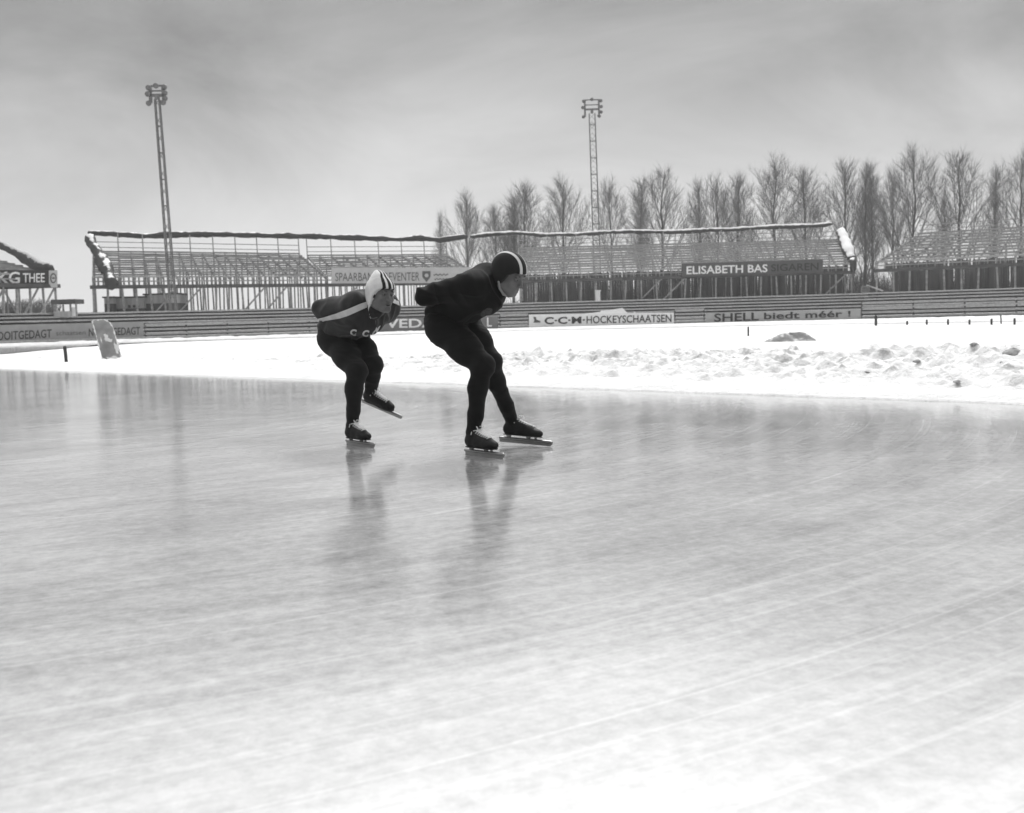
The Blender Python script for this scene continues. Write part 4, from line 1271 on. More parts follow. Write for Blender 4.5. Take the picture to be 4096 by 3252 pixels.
def cloth(name, v, rough=0.9, bump=0.25, sheen=0.25, wr=0.0):
    mt = gmat(name, v, rough, 0.18, 9.0, bump=bump, bscale=260, spec=0.2)
    b = mt.node_tree.nodes['Principled BSDF']
    b.inputs['Sheen Weight'].default_value = sheen
    b.inputs['Sheen Roughness'].default_value = 0.5
    return mt
M['blackwool'] = cloth('black_wool', 0.009, sheen=.05)
M['blackjersey'] = cloth('black_jersey', 0.007, sheen=.04)
M['greyjersey'] = cloth('grey_jersey', 0.034, sheen=.15)
M['darktights'] = cloth('dark_tights', 0.015, sheen=.07)
M['whitewool'] = cloth('white_wool', 0.72, bump=.2, sheen=.1)
M['stripewhite'] = cloth('white_band', 0.62, bump=.2, sheen=0)
M['strap'] = cloth('pale_strap', 0.3, sheen=0)
M['badge'] = gmat('badge_cloth', 0.06, 0.9, 0.9, 120.0)
M['skin'] = gmat('skin', 0.145, 0.55, 0.1, 9.0, bump=.08, bscale=220, spec=.4)
M['skin'].node_tree.nodes['Principled BSDF'].inputs['Subsurface Weight'].default_value = 0.0
M['lip'] = gmat('lips', 0.10, 0.5, 0.1, 30.0)
M['hair'] = gmat('dark_hair', 0.03, 0.6, 0.3, 60.0)
M['eye'] = gmat('eyeball', 0.14, 0.2, 0.05, 30.0, spec=.6)
M['iris'] = gmat('iris', 0.02, 0.15, 0.1, 30.0, spec=.6)
M['leather'] = gmat('black_leather', 0.014, 0.55, 0.3, 25.0, bump=.25, bscale=70, spec=.22)
M['sole'] = gmat('boot_sole', 0.03, 0.6, 0.2, 20.0)
M['lace'] = gmat('lace', 0.8, 0.8, 0.1, 40.0)
M['blade'] = gmat('blade_steel', 0.34, 0.38, 0.15, 14.0, metal=0.85, stretch=(1, 8, 8))
M['seam'] = gmat('zip_seam', 0.16, 0.5, 0.1, 60.0, metal=.3)

# ------------------------------------------------------------------ skates
def boot_sdf():
    b = SDF()
    b.cap((-.100, 0, .098), (-.02, 0, .092), .043, .038, k=.03)
    b.cap((-.02, 0, .09), (.075, 0, .086), .036, .043, k=.03)
    b.ell((.108, .004, .083), (.062, .044, .034), k=.03)
    b.cap((-.06, 0, .145), (.055, .002, .104), .040, .034, k=.03)
    b.cap((-.088, 0, .11), (-.078, 0, .18), .044, .046, k=.03)
    b.fn(lambda P_: .060 - P_[..., 2], (-1, -1, -1), (1, 1, 1), 'i', .006)
    def topcut(P_):
        return P_[..., 2] - (0.172 - 0.10 * np.clip(P_[..., 0] + .05, -.06, .0) + .0)
    b.fn(topcut, (-1, -1, -1), (1, 1, 1), 'i', .004)
    return b
BOOT = boot_sdf()
_D, _lo, _h = BOOT.grid(0.0045)
BV, BF = surface_nets(_D, _lo, _h)
def frame(heel, toe, up=(0, 0, 1), back=0.17, scale=1.0):
    heel, toe = Vector(heel), Vector(toe)
    x = (toe - heel).normalized(); z = Vector(up); z = (z - x * z.dot(x)).normalized(); y = z.cross(x)
    o = heel + x * back
    m_ = Matrix.Identity(4)
    for i in range(3): m_[i][0], m_[i][1], m_[i][2], m_[i][3] = x[i] * scale, y[i] * scale, z[i] * scale, o[i]
    return m_
def skate_shapes():
    S_ = {}
    bl = MB()
    bl.tube([(-.172, 0, .030), (-.166, 0, .030), (.236, 0, .030), (.246, 0, .0295), (.252, 0, .028)], [.010, .0115, .0115, .0095, .004], 12)
    bl.v += [(-.17, -.0012, 0), (.232, -.0012, 0), (.25, -.0012, .014), (.25, -.0012, .03), (-.17, -.0012, .03)]
    bl.v += [(x, .0012, z) for x, _, z in bl.v[-5:]]
    k = len(bl.v) - 10
    bl.f += [(k, k + 1, k + 2, k + 3, k + 4), (k + 9, k + 8, k + 7, k + 6, k + 5)] + [(k + i, k + 5 + i, k + 5 + (i + 1) % 5, k + (i + 1) % 5) for i in range(5)]
    S_['blade'] = bl
    cp = MB()
    for (x, rt, rb) in ((-.095, .026, .013), (.062, .024, .013), (.118, .011, .009)):
        cp.tube([(x - .006, 0, .068), (x - .003, 0, .058), (x, 0, .036)], [rt, rt * .85, rb], 12)
    cp.box((.07, 0, .0575), .13, .035, .005); cp.box((-.095, 0, .0575), .05, .042, .005)
    S_['blade_mount'] = cp
    so = MB()
    pr = [(-.142, .0), (-.13, .03), (-.09, .04), (-.02, .034), (.05, .043), (.11, .044), (.15, .03), (.168, .004), (.15, -.028), (.11, -.042), (.05, -.041), (-.02, -.033), (-.09, -.04), (-.13, -.03)]
    n = len(pr)
    so.v = [(x, y, .0555) for x, y in pr] + [(x, y, .0625) for x, y in pr]
    so.f = [tuple(reversed(range(n))), tuple(range(n, 2 * n))] + [(i, (i + 1) % n, (i + 1) % n + n, i + n) for i in range(n)]
    S_['sole'] = so
    la = MB()
    def top(x, y):
        z = .24
        for _ in range(80):
            d = float(BOOT(np.array([[x, y, z]]))[0])
            if d < .0012: break
            z -= max(d * .6, .0006)
        return Vector((x, y, z + .0022))
    xs = [.098 - i * .0185 for i in range(8)]
    w = [.015 + .0012 * i for i in range(8)]
    for i in range(7):
        for sgn in (-1, 1):
            pts = [top(xs[i] + (xs[i + 1] - xs[i]) * f, sgn * (w[i] + (-w[i + 1] - w[i]) * f)) + Vector((0, 0, .0015 * (sgn > 0))) for f in np.linspace(0, 1, 7)]
            la.tube(pts, .0040, 6)
    for i in range(8):
        la.tube([top(xs[i], -w[i]), top(xs[i], -w[i] * .3), top(xs[i], w[i] * .3), top(xs[i], w[i])], .0034, 6)
        for sgn in (-1, 1):
            c = top(xs[i], sgn * (w[i] + .006))
            la.tube([c + Vector((.004, 0, 0)), c + Vector((0, 0, .002)), c + Vector((-.004, 0, 0))], .0034, 6)
    kn = top(-.034, 0) + Vector((.002, 0, .006))
    la.tube([kn + Vector((-.006, 0, 0)), kn + Vector((.006, 0, .002))], .006, 8)
    for sgn in (-1, 1):
        la.tube([kn, kn + Vector((.012, .014 * sgn, .022)), kn + Vector((.03, .024 * sgn, .020)), kn + Vector((.036, .022 * sgn, .008)), kn + Vector((.018, .012 * sgn, .002)), kn], .0038, 6)
        la.tube([kn, kn + Vector((-.006, .018 * sgn, .004)), kn + Vector((-.014, .036 * sgn, -.012)), kn + Vector((-.012, .046 * sgn, -.034))], .0036, 6)
    S_['laces'] = la
    return S_
SK = skate_shapes()
SKM = {'blade': 'blade', 'blade_mount': 'blade', 'sole': 'sole', 'laces': 'lace'}
def put_skate(root, mat4, mirror=False):
    """boot under the person, with sole, laces, mount and blade below it"""
    A = np.array(mat4)
    def tf(V):
        V = np.asarray(V, float).copy()
        if mirror: V[:, 1] *= -1
        return V @ A[:3, :3].T + A[:3, 3]
    bo = np_mesh('skate_boot', tf(BV), BF[:, ::-1] if mirror else BF, M['leather'], root, True)
    for k_, mb in SK.items():
        m_ = MB(); m_.v = [tuple(p) for p in tf(mb.v)]; m_.f = [tuple(reversed(f)) for f in mb.f] if mirror else mb.f
        m_.build(k_, M[SKM[k_]], bo, k_ in ('laces', 'blade_mount'))
    return bo
def at_local(mat4, p): return mat4 @ Vector(p)

# ------------------------------------------------------------------ heads
def head_frame(origin, yaw, pitch, roll=0.0, s=1.0):
    """local: +y where the face looks, +z crown, +x the person's right... yaw measured from +X towards the camera"""
    fh = Vector((math.cos(yaw), -math.sin(yaw), 0)); up = Vector((0, 0, 1))
    f = fh * math.cos(pitch) - up * math.sin(pitch)
    u = up * math.cos(pitch) + fh * math.sin(pitch)
    x = f.cross(u)
    if roll:
        x, u = x * math.cos(roll) + u * math.sin(roll), u * math.cos(roll) - x * math.sin(roll)
    m_ = Matrix.Identity(4)
    for i in range(3): m_[i][0], m_[i][1], m_[i][2], m_[i][3] = x[i] * s, f[i] * s, u[i] * s, origin[i]
    return m_
def add_head(S_, T, s, mouth_open=0.0, neck_to=None, neck_r=.058):
    A = np.array(T)[:3, :3] / s
    def w(p): return at_local(T, p)
    def e(c, r, k=.02, op='u'): S_.ell(w(c), [q * s for q in r], A, k * s, op)
    def c(a, b, ra, rb=None, k=.012, op='u'): S_.cap(w(a), w(b), ra * s, (ra if rb is None else rb) * s, k * s, op)
    if neck_to is not None:
        S_.cap(w((0, -.03, -.05)), neck_to, neck_r * s, neck_r * 1.08 * s, .03)
    e((0, -.012, .03), (.076, .097, .087))
    e((0, .034, -.045), (.059, .058, .078), .03)
    c((.045, .012, -.065), (-.045, .012, -.065), .026, k=.03)              # jaw
    c((.016, .066, -.102), (-.016, .066, -.102), .020, k=.022)             # chin
    for sx in (-1, 1):
        e((sx * .043, .058, -.03), (.023, .024, .022), .02)               # cheekbone
        e((sx * .033, .092, -.001), (.017, .012, .011), .010, 's')         # socket
    c((-.036, .080, .020), (.036, .080, .020), .0125, k=.012)             # brow
    c((0, .088, .008), (0, .108, -.036), .0075, .0115, k=.010)            # nose ridge
    for sx in (-1, 1): e((sx * .010, .098, -.040), (.0085, .010, .0085), .006)
    c((-.020, .083, -.066), (.020, .083, -.066), .0085, k=.008)           # lips
    c((-.017, .083, -.081 - mouth_open * .4), (.017, .083, -.081 - mouth_open * .4), .0085, k=.008)
    c((-.019, .094, -.0735), (.019, .094, -.0735), .0028 + mouth_open * .35, k=.004, op='s')
    for sx in (-1, 1):
        e((sx * .075, -.012, -.012), (.009, .020, .031), .008)             # ear
        e((sx * .083, -.006, -.010), (.006, .011, .018), .004, 's')
def face_bits(root, T, s, mouth_open=0.0, sideburn=False):
    def w(p): return at_local(T, p)
    A3 = np.array(T)[:3, :3]
    for sx in (-1, 1):
        m_ = SDF(); m_.sph(w((sx * .033, .0775, -.001)), .0118 * s)
        ey = sdf_mesh('eye', m_, .0022, M['eye'], root)
        m_ = SDF(); m_.sph(w((sx * .033, .0852, -.0015)), .0058 * s); sdf_mesh('iris', m_, .0018, M['iris'], ey)
        m_ = SDF(); m_.cap(w((sx * .020, .0872, .0075)), w((sx * .046, .0790, .0055)), .0048 * s); sdf_mesh('eyelid', m_, .002, M['skin'], ey)
        m_ = SDF(); m_.cap(w((sx * .017, .0908, .0215)), w((sx * .035, .0902, .023)), .0036 * s, k=.004); m_.cap(w((sx * .035, .0902, .023)), w((sx * .049, .0808, .0165)), .0036 * s, .002 * s, k=.004)
        sdf_mesh('eyebrow', m_, .002, M['hair'], root)
        if sideburn:
            m_ = SDF(); m_.ell(w((sx * .073, .018, -.008)), [.006 * s, .012 * s, .022 * s], np.array(T)[:3, :3] / s); sdf_mesh('hair', m_, .003, M['hair'], root)
    m_ = SDF()
    m_.cap(w((-.018, .0865, -.0665)), w((.018, .0865, -.0665)), .0050 * s, k=.004); m_.cap(w((-.015, .0865, -.081 - mouth_open * .4)), w((.015, .0865, -.081 - mouth_open * .4)), .0052 * s, k=.002)
    sdf_mesh('lips', m_, .0022, M['lip'], root)
    if mouth_open > 0:
        m_ = SDF(); m_.ell(w((0, .0845, -.074 - mouth_open * .2)), [.019 * s, .0072 * s, (.0030 + mouth_open * .4) * s], A3 / s); sdf_mesh('mouth', m_, .0018, M['iris'], root)

def cap_mesh(name, root, T, s, shell, edge, mat, extra=None, h=.004):
    S_ = SDF(); A = np.array(T)[:3, :3] / s; inv = np.array(T.inverted())
    def w(p): return at_local(T, p)
    S_.ell(w((0, -.012, .03)), [(.077 + shell) * s, (.098 + shell) * s, (.088 + shell) * s], A, .02)
    S_.ell(w((0, .012, -.005)), [(.074 + shell) * s, (.075 + shell) * s, (.07 + shell) * s], A, .03)
    S_.ell(w((0, -.035, -.03)), [(.066 + shell) * s, (.06 + shell) * s, (.06 + shell) * s], A, .03)
    if extra: extra(S_, w)
    ys, zs = edge
    lo = np.min([p[1] for p in S_.p], 0); hi = np.max([p[2] for p in S_.p], 0)
    def cut(P_):
        q = P_ @ inv[:3, :3].T + inv[:3, 3]
        return (np.interp(q[..., 1], ys, zs) - q[..., 2]) * s * .8
    S_.fn(cut, lo, hi, 'i', .003)
    D, lo_, h_ = S_.grid(h)
    V, F = surface_nets(D, lo_, h_)
    o = np_mesh(name, V, F, mat, root, True)
    q = V @ inv[:3, :3].T + inv[:3, 3]
    return o, S_, q

def stripe_mat(name, base, stripe, bands):
    """bands: list of (lo, hi) of the lateral attribute painted in the stripe shade"""
    mt = cloth(name, base, bump=.2, sheen=.1)
    N, Lk = nodes_of(mt); b = N['Principled BSDF']
    at = N.new('ShaderNodeAttribute'); at.attribute_name = 'lateral'
    acc = None
    for lo, hi in bands:
        a = N.new('ShaderNodeMath'); a.operation = 'GREATER_THAN'; a.inputs[1].default_value = lo
        c = N.new('ShaderNodeMath'); c.operation = 'LESS_THAN'; c.inputs[1].default_value = hi
        m_ = N.new('ShaderNodeMath'); m_.operation = 'MULTIPLY'
        Lk.new(at.outputs['Fac'], a.inputs[0]); Lk.new(at.outputs['Fac'], c.inputs[0])
        Lk.new(a.outputs[0], m_.inputs[0]); Lk.new(c.outputs[0], m_.inputs[1])
        if acc is None: acc = m_
        else:
            ad = N.new('ShaderNodeMath'); ad.operation = 'ADD'; Lk.new(acc.outputs[0], ad.inputs[0]); Lk.new(m_.outputs[0], ad.inputs[1]); acc = ad
    mx = N.new('ShaderNodeMix'); mx.data_type = 'FLOAT'; mx.inputs[3].default_value = stripe
    src = b.inputs['Base Color'].links[0].from_socket
    Lk.new(acc.outputs[0], mx.inputs[0]); Lk.new(src, mx.inputs[2]); Lk.new(mx.outputs[0], b.inputs['Base Color'])
    return mt
def set_attr(o, vals):
    a = o.data.attributes.new('lateral', 'FLOAT', 'POINT'); a.data.foreach_set('value', np.asarray(vals, dtype=np.float32))

def add_hand(S_, wrist, d, nrm, side, s=1.0):
    """palm, four fingers of unequal length and a thumb; d = pointing direction, nrm = back of the hand, side = thumb side"""
    d = Vector(d).normalized(); nrm = Vector(nrm); nrm = (nrm - d * nrm.dot(d)).normalized(); sd = d.cross(nrm) * side
    w = Vector(wrist)
    S_.cap(w, w + d * .03, .026, .028, .02)
    for i, (o_, L_) in enumerate(((.030, .070), (.011, .080), (-.010, .075), (-.029, .058))):
        b = w + d * .035 + sd * o_ * .8; k = w + d * .095 + sd * o_
        S_.cap(b, k, .015, .0115, .016)
        m1 = k + (d * .85 - nrm * .5) * (L_ * .45); m2 = m1 + (d * .35 - nrm * .9) * (L_ * .33); m3 = m2 + (-d * .2 - nrm * .95) * (L_ * .24)
        S_.cap(k, m1, .0098, .0088, .004); S_.cap(m1, m2, .0088, .0080, .003); S_.cap(m2, m3, .0080, .0068, .003)
    t0 = w + d * .03 + sd * .028; t1 = t0 + (d * .6 + sd * .75 - nrm * .2) * .042; t2 = t1 + (d * .9 + sd * .25 - nrm * .35) * .03
    S_.cap(t0, t1, .0135, .0115, .010); S_.cap(t1, t2, .0112, .0085, .004)

def fold_noise(S_, amp, freq, axis, seed):
    """shallow drag folds in cloth, added to the implicit surface"""
    old = S_.p[:]
    ax = np.array(axis, float)
    inner = SDF(); inner.p = old
    return inner

def folds(V, N_, amp, dirs, seed):
    """displace along normals by a few stretched noise fields"""
    V = np.asarray(V); out_ = np.zeros(len(V))
    for i, (d, f, a) in enumerate(dirs):
        d = np.array(d, float); d /= np.linalg.norm(d)
        o1 = np.cross(d, [0.3, .5, .8]); o1 /= np.linalg.norm(o1); o2 = np.cross(d, o1)
        u = V @ d; v = V @ o1; w_ = V @ o2
        n = vnoise(u * f + 3 * vnoise(v * 4, w_ * 4, seed + i), (v + w_) * f * .22, seed + 11 * i)
        out_ += a * (1 - np.abs(2 * n - 1) * 1.6)
    return V + N_ * (amp * out_)[:, None]

def cloth_mesh(name, S_, h, mat, root, fold=None, region=None):
    D, lo, h = S_.grid(h)
    V, F = surface_nets(D, lo, h)
    if fold:
        N_ = S_.normal(V)
        V2 = folds(V, N_, *fold)
        if region is not None:
            k = region(V)[:, None]; V = V * (1 - k) + V2 * k
        else: V = V2
    return np_mesh(name, V, F, mat, root, True)
# ------------------------------------------------------------------ the leading skater, all in black
def drop(S_, by):
    """a slimmer copy of a figure: the body beneath the clothes"""
    q = SDF(); q.p = [[(lambda P_, f=f: f(P_) + by), lo + by, hi - by, k, op] for f, lo, hi, k, op in S_.p if op == 'u']
    return q
A1 = R(30)
e1 = Vector((math.cos(A1), -math.sin(A1), 0)); l1 = Vector((math.sin(A1), math.cos(A1), 0)); up = Vector((0, 0, 1))
hR, tR = G(465.5, 454.2), G(504.8, 459.1)
tL = G(553.0, 446.6)
hL = P(499.4, 441.6, tL.y + .17); 
FR = frame(hR, tR, (0.0, 0, 1), scale=1.0); FL = frame(hL, tL, (0.02, .12, 1), scale=1.0)
f_root = empty('person', ((hR.x + tL.x) / 2, (hR.y + tL.y) / 2, 0), 'leading skater crouched in all-black kit, dark cap with two white stripes', 'person', None)
put_skate(f_root, FR); put_skate(f_root, FL, True)
aR, aL = at_local(FR, (-.078, 0, .155)), at_local(FL, (-.078, 0, .15))
DF = aR.y
kR = zoomP(1408, 925, DF - .03); pR = zoomP(1140, 655, DF + .19)
kL = zoomP(1462, 893, DF + .22); pL = zoomP(1262, 640, DF + .36)
tg = SDF()
tg.cap(pR, pL, .125, .122, .05)
tg.sph(zoomP(1112, 610, DF + .25), .124, .06); tg.sph(zoomP(1200, 600, DF + .45), .115, .06)
tg.cap(pR, pR.lerp(kR, .55), .122, .101, .05); tg.cap(pR.lerp(kR, .5), kR, .102, .071, .05)
tg.sph(kR + Vector((.008, 0, .004)), .066, .05)
cR = kR.lerp(aR, .32) + Vector((-.014, .01, 0))
tg.cap(kR, cR, .068, .064, .03); tg.cap(cR, kR.lerp(aR, .72), .064, .050, .03); tg.cap(kR.lerp(aR, .7), aR, .050, .046, .03)
tg.cap(pL, pL.lerp(kL, .5), .118, .108, .05); tg.cap(pL.lerp(kL, .45), kL, .109, .070, .05)
tg.sph(kL + Vector((.008, 0, .004)), .064, .05)
cL = kL.lerp(aL, .32) + Vector((-.012, .01, 0))
tg.cap(kL, cL, .066, .063, .03); tg.cap(cL, kL.lerp(aL, .72), .062, .048, .03); tg.cap(kL.lerp(aL, .7), aL, .049, .046, .03)
tgF = tg
# jersey
DS = DF
js = SDF()
wst = zoomP(1180, 545, DS + .26); chs = zoomP(1392, 380, DS + .06)
for o_ in (-.045, .045):
    js.cap(wst + l1 * o_, chs + l1 * o_ * 1.3, .118, .142, .05)
js.sph(zoomP(1432, 428, DS + .02), .112, .05)
js.sph(zoomP(1430, 300, DS + .06), .098, .06)
js.cap(zoomP(1110, 560, DS + .26), zoomP(1240, 560, DS + .36), .118, .115, .05)
sR = zoomP(1335, 345, DS - .10); sL = zoomP(1500, 325, DS + .24)
js.cap(sR, sL, .082, .082, .06)
elR = zoomP(997, 420, DS + .06); elL = zoomP(1120, 410, DS + .56)
wrR = zoomP(1160, 455, DS + .36); wrL = zoomP(1150, 445, DS + .42)
js.cap(sR, elR, .080, .061, .05); js.cap(elR, wrR, .060, .042, .03)
js.cap(sL, elL, .078, .058, .05); js.cap(elL, wrL, .057, .042, .03)
neckF = zoomP(1520, 325, DS + .03)
js.cap(chs, neckF, .11, .064, .05); 
js.cap(neckF, zoomP(1545, 380, DS - .01), .056, .044, .03)
jsF = js
cloth_mesh('jersey', js, .0075, M['blackjersey'], f_root, (.011, [((.3, .2, 1), 16, 1), ((1, .3, .2), 20, .6)], 3))
cloth_mesh('tights', tg, .0075, M['blackwool'], f_root, (.0035, [((0, .2, 1), 30, .7), ((.6, 0, 1), 18, 1)], 5))
# body
sF = 1.13
TF = head_frame(zoomP(1596, 262, DS - .02), R(31), R(27), R(-3), sF)
bd = drop(jsF, .014); bd.p += drop(tgF, .014).p
add_head(bd, TF, sF, 0.0, neckF)
add_hand(bd, wrR, l1 * .5 + e1 * .3 - up * .25, -e1 + up * .4, 1); add_hand(bd, wrL + Vector((0, 0, .03)), -l1 * .6 + e1 * .3 - up * .1, -e1 + up * .6, -1)
sdf_mesh('body', bd, .0046, M['skin'], f_root)
face_bits(f_root, TF, sF)
M['capF'] = stripe_mat('striped_black_cap', .017, .62, [(-.46, -.25), (.25, .46)])
capF, capFs, q = cap_mesh('cap', f_root, TF, sF, .016, ([-.2, -.06, -.02, .012, .04, .075, .2], [-.12, -.1, -.085, -.055, .012, .040, .046]), M['capF'])
rr_ = np.sqrt(np.maximum(1 - np.clip((q[:, 2] - .03) / .12, 0, .93) ** 2, .1))
set_attr(capF, q[:, 0] / .088)
m_ = SDF()
for a_, b_ in zip([(-.083, .0, -.05), (-.075, .018, -.085), (-.05, .04, -.113)], [(-.075, .018, -.085), (-.05, .04, -.113), (.0, .05, -.126)]):
    for sx in (1, -1):
        m_.cap(at_local(TF, (a_[0] * sx, a_[1], a_[2])), at_local(TF, (b_[0] * sx, b_[1], b_[2])), .0085, .0085, .004)
sdf_mesh('chin_strap', m_, .0035, M['strap'], capF)
# oval badge on the chest
def badge_pt(a): return (1432 + 37 * math.cos(a) + 16 * math.sin(a), 530 + 20 * math.sin(a) - 24 * math.cos(a))
aa = np.linspace(0.12, math.pi - .12, 24)
strip_on('badge', jsF, ([badge_pt(a) for a in aa], [badge_pt(-a) for a in aa]), M['badge'], f_root, .013, 26)

# ------------------------------------------------------------------ the following skater, grey jersey and white cap
A2 = R(50)
e2 = Vector((math.cos(A2), -math.sin(A2), 0)); l2 = Vector((math.sin(A2), math.cos(A2), 0))
hR2, tR2 = G(346.6, 444.2), G(374.2, 448.0)
F2R = frame(hR2, tR2, scale=.96, back=.163)
DG = (hR2.y + tR2.y) / 2
hL2 = zoomP(538, 1188, DG + .42); tL2 = zoomP(836, 1316, DG + .25)
F2L = frame(hL2, tL2, (.2, -.7, 1), scale=.93, back=.158)
s_root = empty('person', (hR2.x + .1, DG, 0), 'following skater in grey lettered jersey and striped white cap, one skate lifted', 'person', None)
put_skate(s_root, F2R); put_skate(s_root, F2L, True)
a2R, a2L = at_local(F2R, (-.078, 0, .155)), at_local(F2L, (-.07, 0, .15))
DG = a2R.y
k2R = zoomP(502, 968, DG - .02); p2R = zoomP(345, 725, DG + .24)
k2L = zoomP(618, 915, DG + .10); p2L = zoomP(468, 712, DG + .37)
tg = SDF()
tg.cap(p2R, p2L, .122, .12, .05)
tg.sph(zoomP(338, 730, DG + .27), .118, .05); tg.sph(zoomP(350, 690, DG + .3), .125, .05)
tg.cap(p2R, p2R.lerp(k2R, .55), .118, .096, .05); tg.cap(p2R.lerp(k2R, .5), k2R, .097, .069, .05)
tg.sph(k2R + Vector((.004, -.008, .004)), .064, .05)
c2R = k2R.lerp(a2R, .33) + Vector((-.016, .02, 0))
tg.cap(k2R, c2R, .066, .064, .03); tg.cap(c2R, k2R.lerp(a2R, .72), .063, .047, .03); tg.cap(k2R.lerp(a2R, .7), a2R, .047, .043, .03)
tg.cap(p2L, p2L.lerp(k2L, .55), .116, .096, .05); tg.cap(p2L.lerp(k2L, .5), k2L, .097, .068, .05)
tg.sph(k2L + Vector((.006, -.012, 0)), .063, .03)
c2L = k2L.lerp(a2L, .4) + Vector((-.004, .0, 0))
tg.cap(k2L, c2L, .065, .058, .03); tg.cap(c2L, a2L, .058, .044, .03)
js = SDF()
wst = zoomP(392, 655, DG + .3); chs = zoomP(560, 540, DG + .03)
for o_ in (-.05, .05):
    js.cap(wst + l2 * o_, chs + l2 * o_ * 1.3, .120, .138, .05)
js.cap(zoomP(358, 690, DG + .28), zoomP(468, 700, DG + .38), .138, .130, .05)
js.cap(zoomP(352, 735, DG + .26), zoomP(475, 735, DG + .36), .128, .126, .02)
_nr = np.array(list((e2 * .75 + up * .66).normalized())); _c0 = np.array(list(zoomP(410, 752, DG + .3)))
def hem_cut(P_): return -(((P_ - _c0) @ _nr) + .07)
js.fn(hem_cut, (-9, -9, -9), (19, 19, 19), 'i', .012)
js.sph(zoomP(565, 575, DG - .0), .112, .05)
js.sph(zoomP(535, 495, DG + .05), .098, .06)
s2R = zoomP(470, 487, DG - .14); s2L = zoomP(706, 500, DG + .16)
js.cap(s2R, s2L, .082, .08, .06)
el2R = zoomP(246, 520, DG + .14); el2L = zoomP(712, 545, DG + .45)
wr2R = zoomP(400, 575, DG + .42); wr2L = zoomP(440, 570, DG + .5)
js.cap(s2R, el2R, .079, .064, .05); js.cap(el2R, wr2R, .063, .045, .03)
js.cap(s2L, zoomP(728, 522, DG + .22), .078, .070, .05); js.cap(s2L, el2L, .078, .060, .05); js.cap(el2L, wr2L, .058, .045, .03)
neckS = zoomP(612, 490, DG - .04)
js.cap(chs, neckS, .11, .070, .05)
js.cap(neckS, zoomP(640, 520, DG - .1), .068, .058, .03)
jsS = js
jm = cloth_mesh('jersey', js, .0072, M['greyjersey'], s_root, (.013, [((.5, .2, 1), 13, 1), ((1, .4, -.3), 17, .8)], 8))
cloth_mesh('tights', tg, .0075, M['darktights'], s_root, (.0035, [((0, .2, 1), 30, .7), ((.6, 0, 1), 18, 1)], 9))
# hem band of the jersey
hm = SDF()
hq = [zoomP(355, 735, DG + .27), zoomP(470, 745, DG + .36)]
sS = 1.06
TS = head_frame(zoomP(672, 412, DG - .17), R(46), R(2), R(4), sS)
bd = drop(jsS, .014); bd.p += drop(tg, .014).p
add_head(bd, TS, sS, .010, neckS)
add_hand(bd, wr2R, l2 * .5 + e2 * .3 - up * .25, -e2 + up * .4, 1); add_hand(bd, wr2L + Vector((0, 0, .03)), -l2 * .6 + e2 * .3 - up * .1, -e2 + up * .6, -1)
sdf_mesh('body', bd, .0044, M['skin'], s_root)
face_bits(s_root, TS, sS, .010, True)
def peak(S_, w):
    S_.cap(w((0, -.012, .06)), w((0.002, -.022, .112)), .084 * sS, .052 * sS, .05)
    S_.cap(w((0.002, -.026, .120)), w((0.004, -.040, .146)), .040 * sS, .021 * sS, .04)
M['capS'] = stripe_mat('striped_white_cap', .72, .02, [(-.59, -.35), (-.15, .15), (.35, .59)])
capS, capSs, q = cap_mesh('cap', s_root, TS, sS, .015, ([-.2, -.06, -.03, .0, .02, .05, .085, .2], [-.09, -.078, -.07, -.048, -.012, .022, .040, .042]), M['capS'], peak)
hwid = np.interp(q[:, 2], [0, .04, .09, .12, .15, .18], [.090, .091, .084, .066, .044, .024])
set_attr(capS, np.where(q[:, 1] > -.045 - .02 * (q[:, 2] > .1), q[:, 0] / hwid, np.where(q[:, 0] > 0, 1.5, -1.5)))
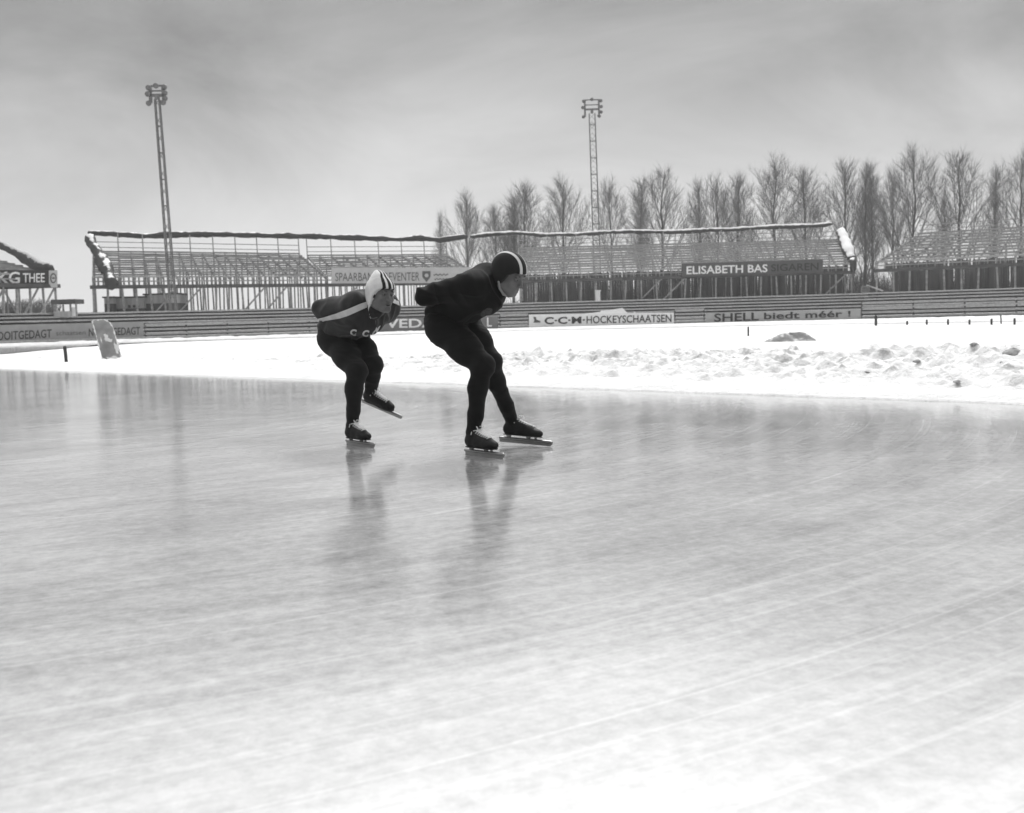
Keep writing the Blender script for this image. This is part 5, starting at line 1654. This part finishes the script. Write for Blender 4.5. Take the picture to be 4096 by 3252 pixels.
# hanging ear strap and its tail
p, hit = trace(jsS, [(598, 520), (606, 545), (608, 572)], off=.006)
sp_ = [at_local(TS, (.083, -.012, -.05)), at_local(TS, (.083, -.01, -.085))] 
m_ = MB()
zs = [(578, 425), (581, 455), (588, 490), (598, 520), (606, 545), (608, 572)]
pp, hh = trace(jsS, zs, off=.012)
ptsl = [zoomP(578, 425, DG - .2), zoomP(580, 455, DG - .19), Vector(pp[2]), Vector(pp[3]), Vector(pp[4]), Vector(pp[5])]
ptsl[2] = ptsl[2].lerp(zoomP(588, 490, DG - .18), .5)
for a_, b_ in zip(ptsl[:-1], ptsl[1:]):
    m_.beam(a_, b_, .021, .006, up=(ray(370, 320) * -1))
m_.build('ear_strap', M['whitewool'], capS)
# sleeve stripes, lettering, zip
strip_on('sleeve_stripe', jsS, ([(572, 462), (520, 478), (440, 512), (360, 542), (290, 560), (214, 578)], [(577, 497), (520, 520), (440, 556), (380, 578), (300, 590), (226, 599)]), M['stripewhite'], jm, .013)
strip_on('sleeve_stripe', jsS, ([(758, 449), (775, 455), (794, 466)], [(752, 474), (772, 481), (796, 492)]), M['stripewhite'], jm, .012)
letters_on(jsS, 'C', (452, 646, 494, 690), M['stripewhite'], jm, shear=10, slope=4)
letters_on(jsS, 'C', (534, 653, 576, 698), M['stripewhite'], jm, shear=12, slope=3)
letters_on(jsS, 'M', (604, 640, 640, 682), M['stripewhite'], jm, shear=20, slope=-14)
pp, hh = trace(jsS, [(632, 583), (629, 610), (622, 640), (612, 668), (600, 690)], off=.015)
m_ = MB(); m_.tube([Vector(a) for a in pp[hh]], .0022, 6); m_.build('zip', M['seam'], jm)
pp, hh = trace(jsS, [(585, 566), (600, 570), (618, 571), (636, 567), (655, 560)], off=.015)
m_ = MB(); m_.tube([Vector(a) for a in pp[hh]], .0026, 6); m_.build('collar_seam', M['seam'], jm)

HAZE = 0.0008
# ------------------------------------------------------------------ thin winter haze
hb = MB(); hb.box((0, 66, 16.5), 330, 190, 35.2)
hz_m = bpy.data.materials.new('haze'); hz_m.use_nodes = True
N, Lk = nodes_of(hz_m)
for n in list(N): N.remove(n)
ho = N.new('ShaderNodeOutputMaterial'); pv = N.new('ShaderNodeVolumePrincipled')
pv.inputs['Color'].default_value = (.95, .95, .95, 1); pv.inputs['Density'].default_value = HAZE; pv.inputs['Anisotropy'].default_value = 0.3
Lk.new(pv.outputs[0], ho.inputs['Volume'])
setp(hb.build('haze', hz_m), kind='stuff')
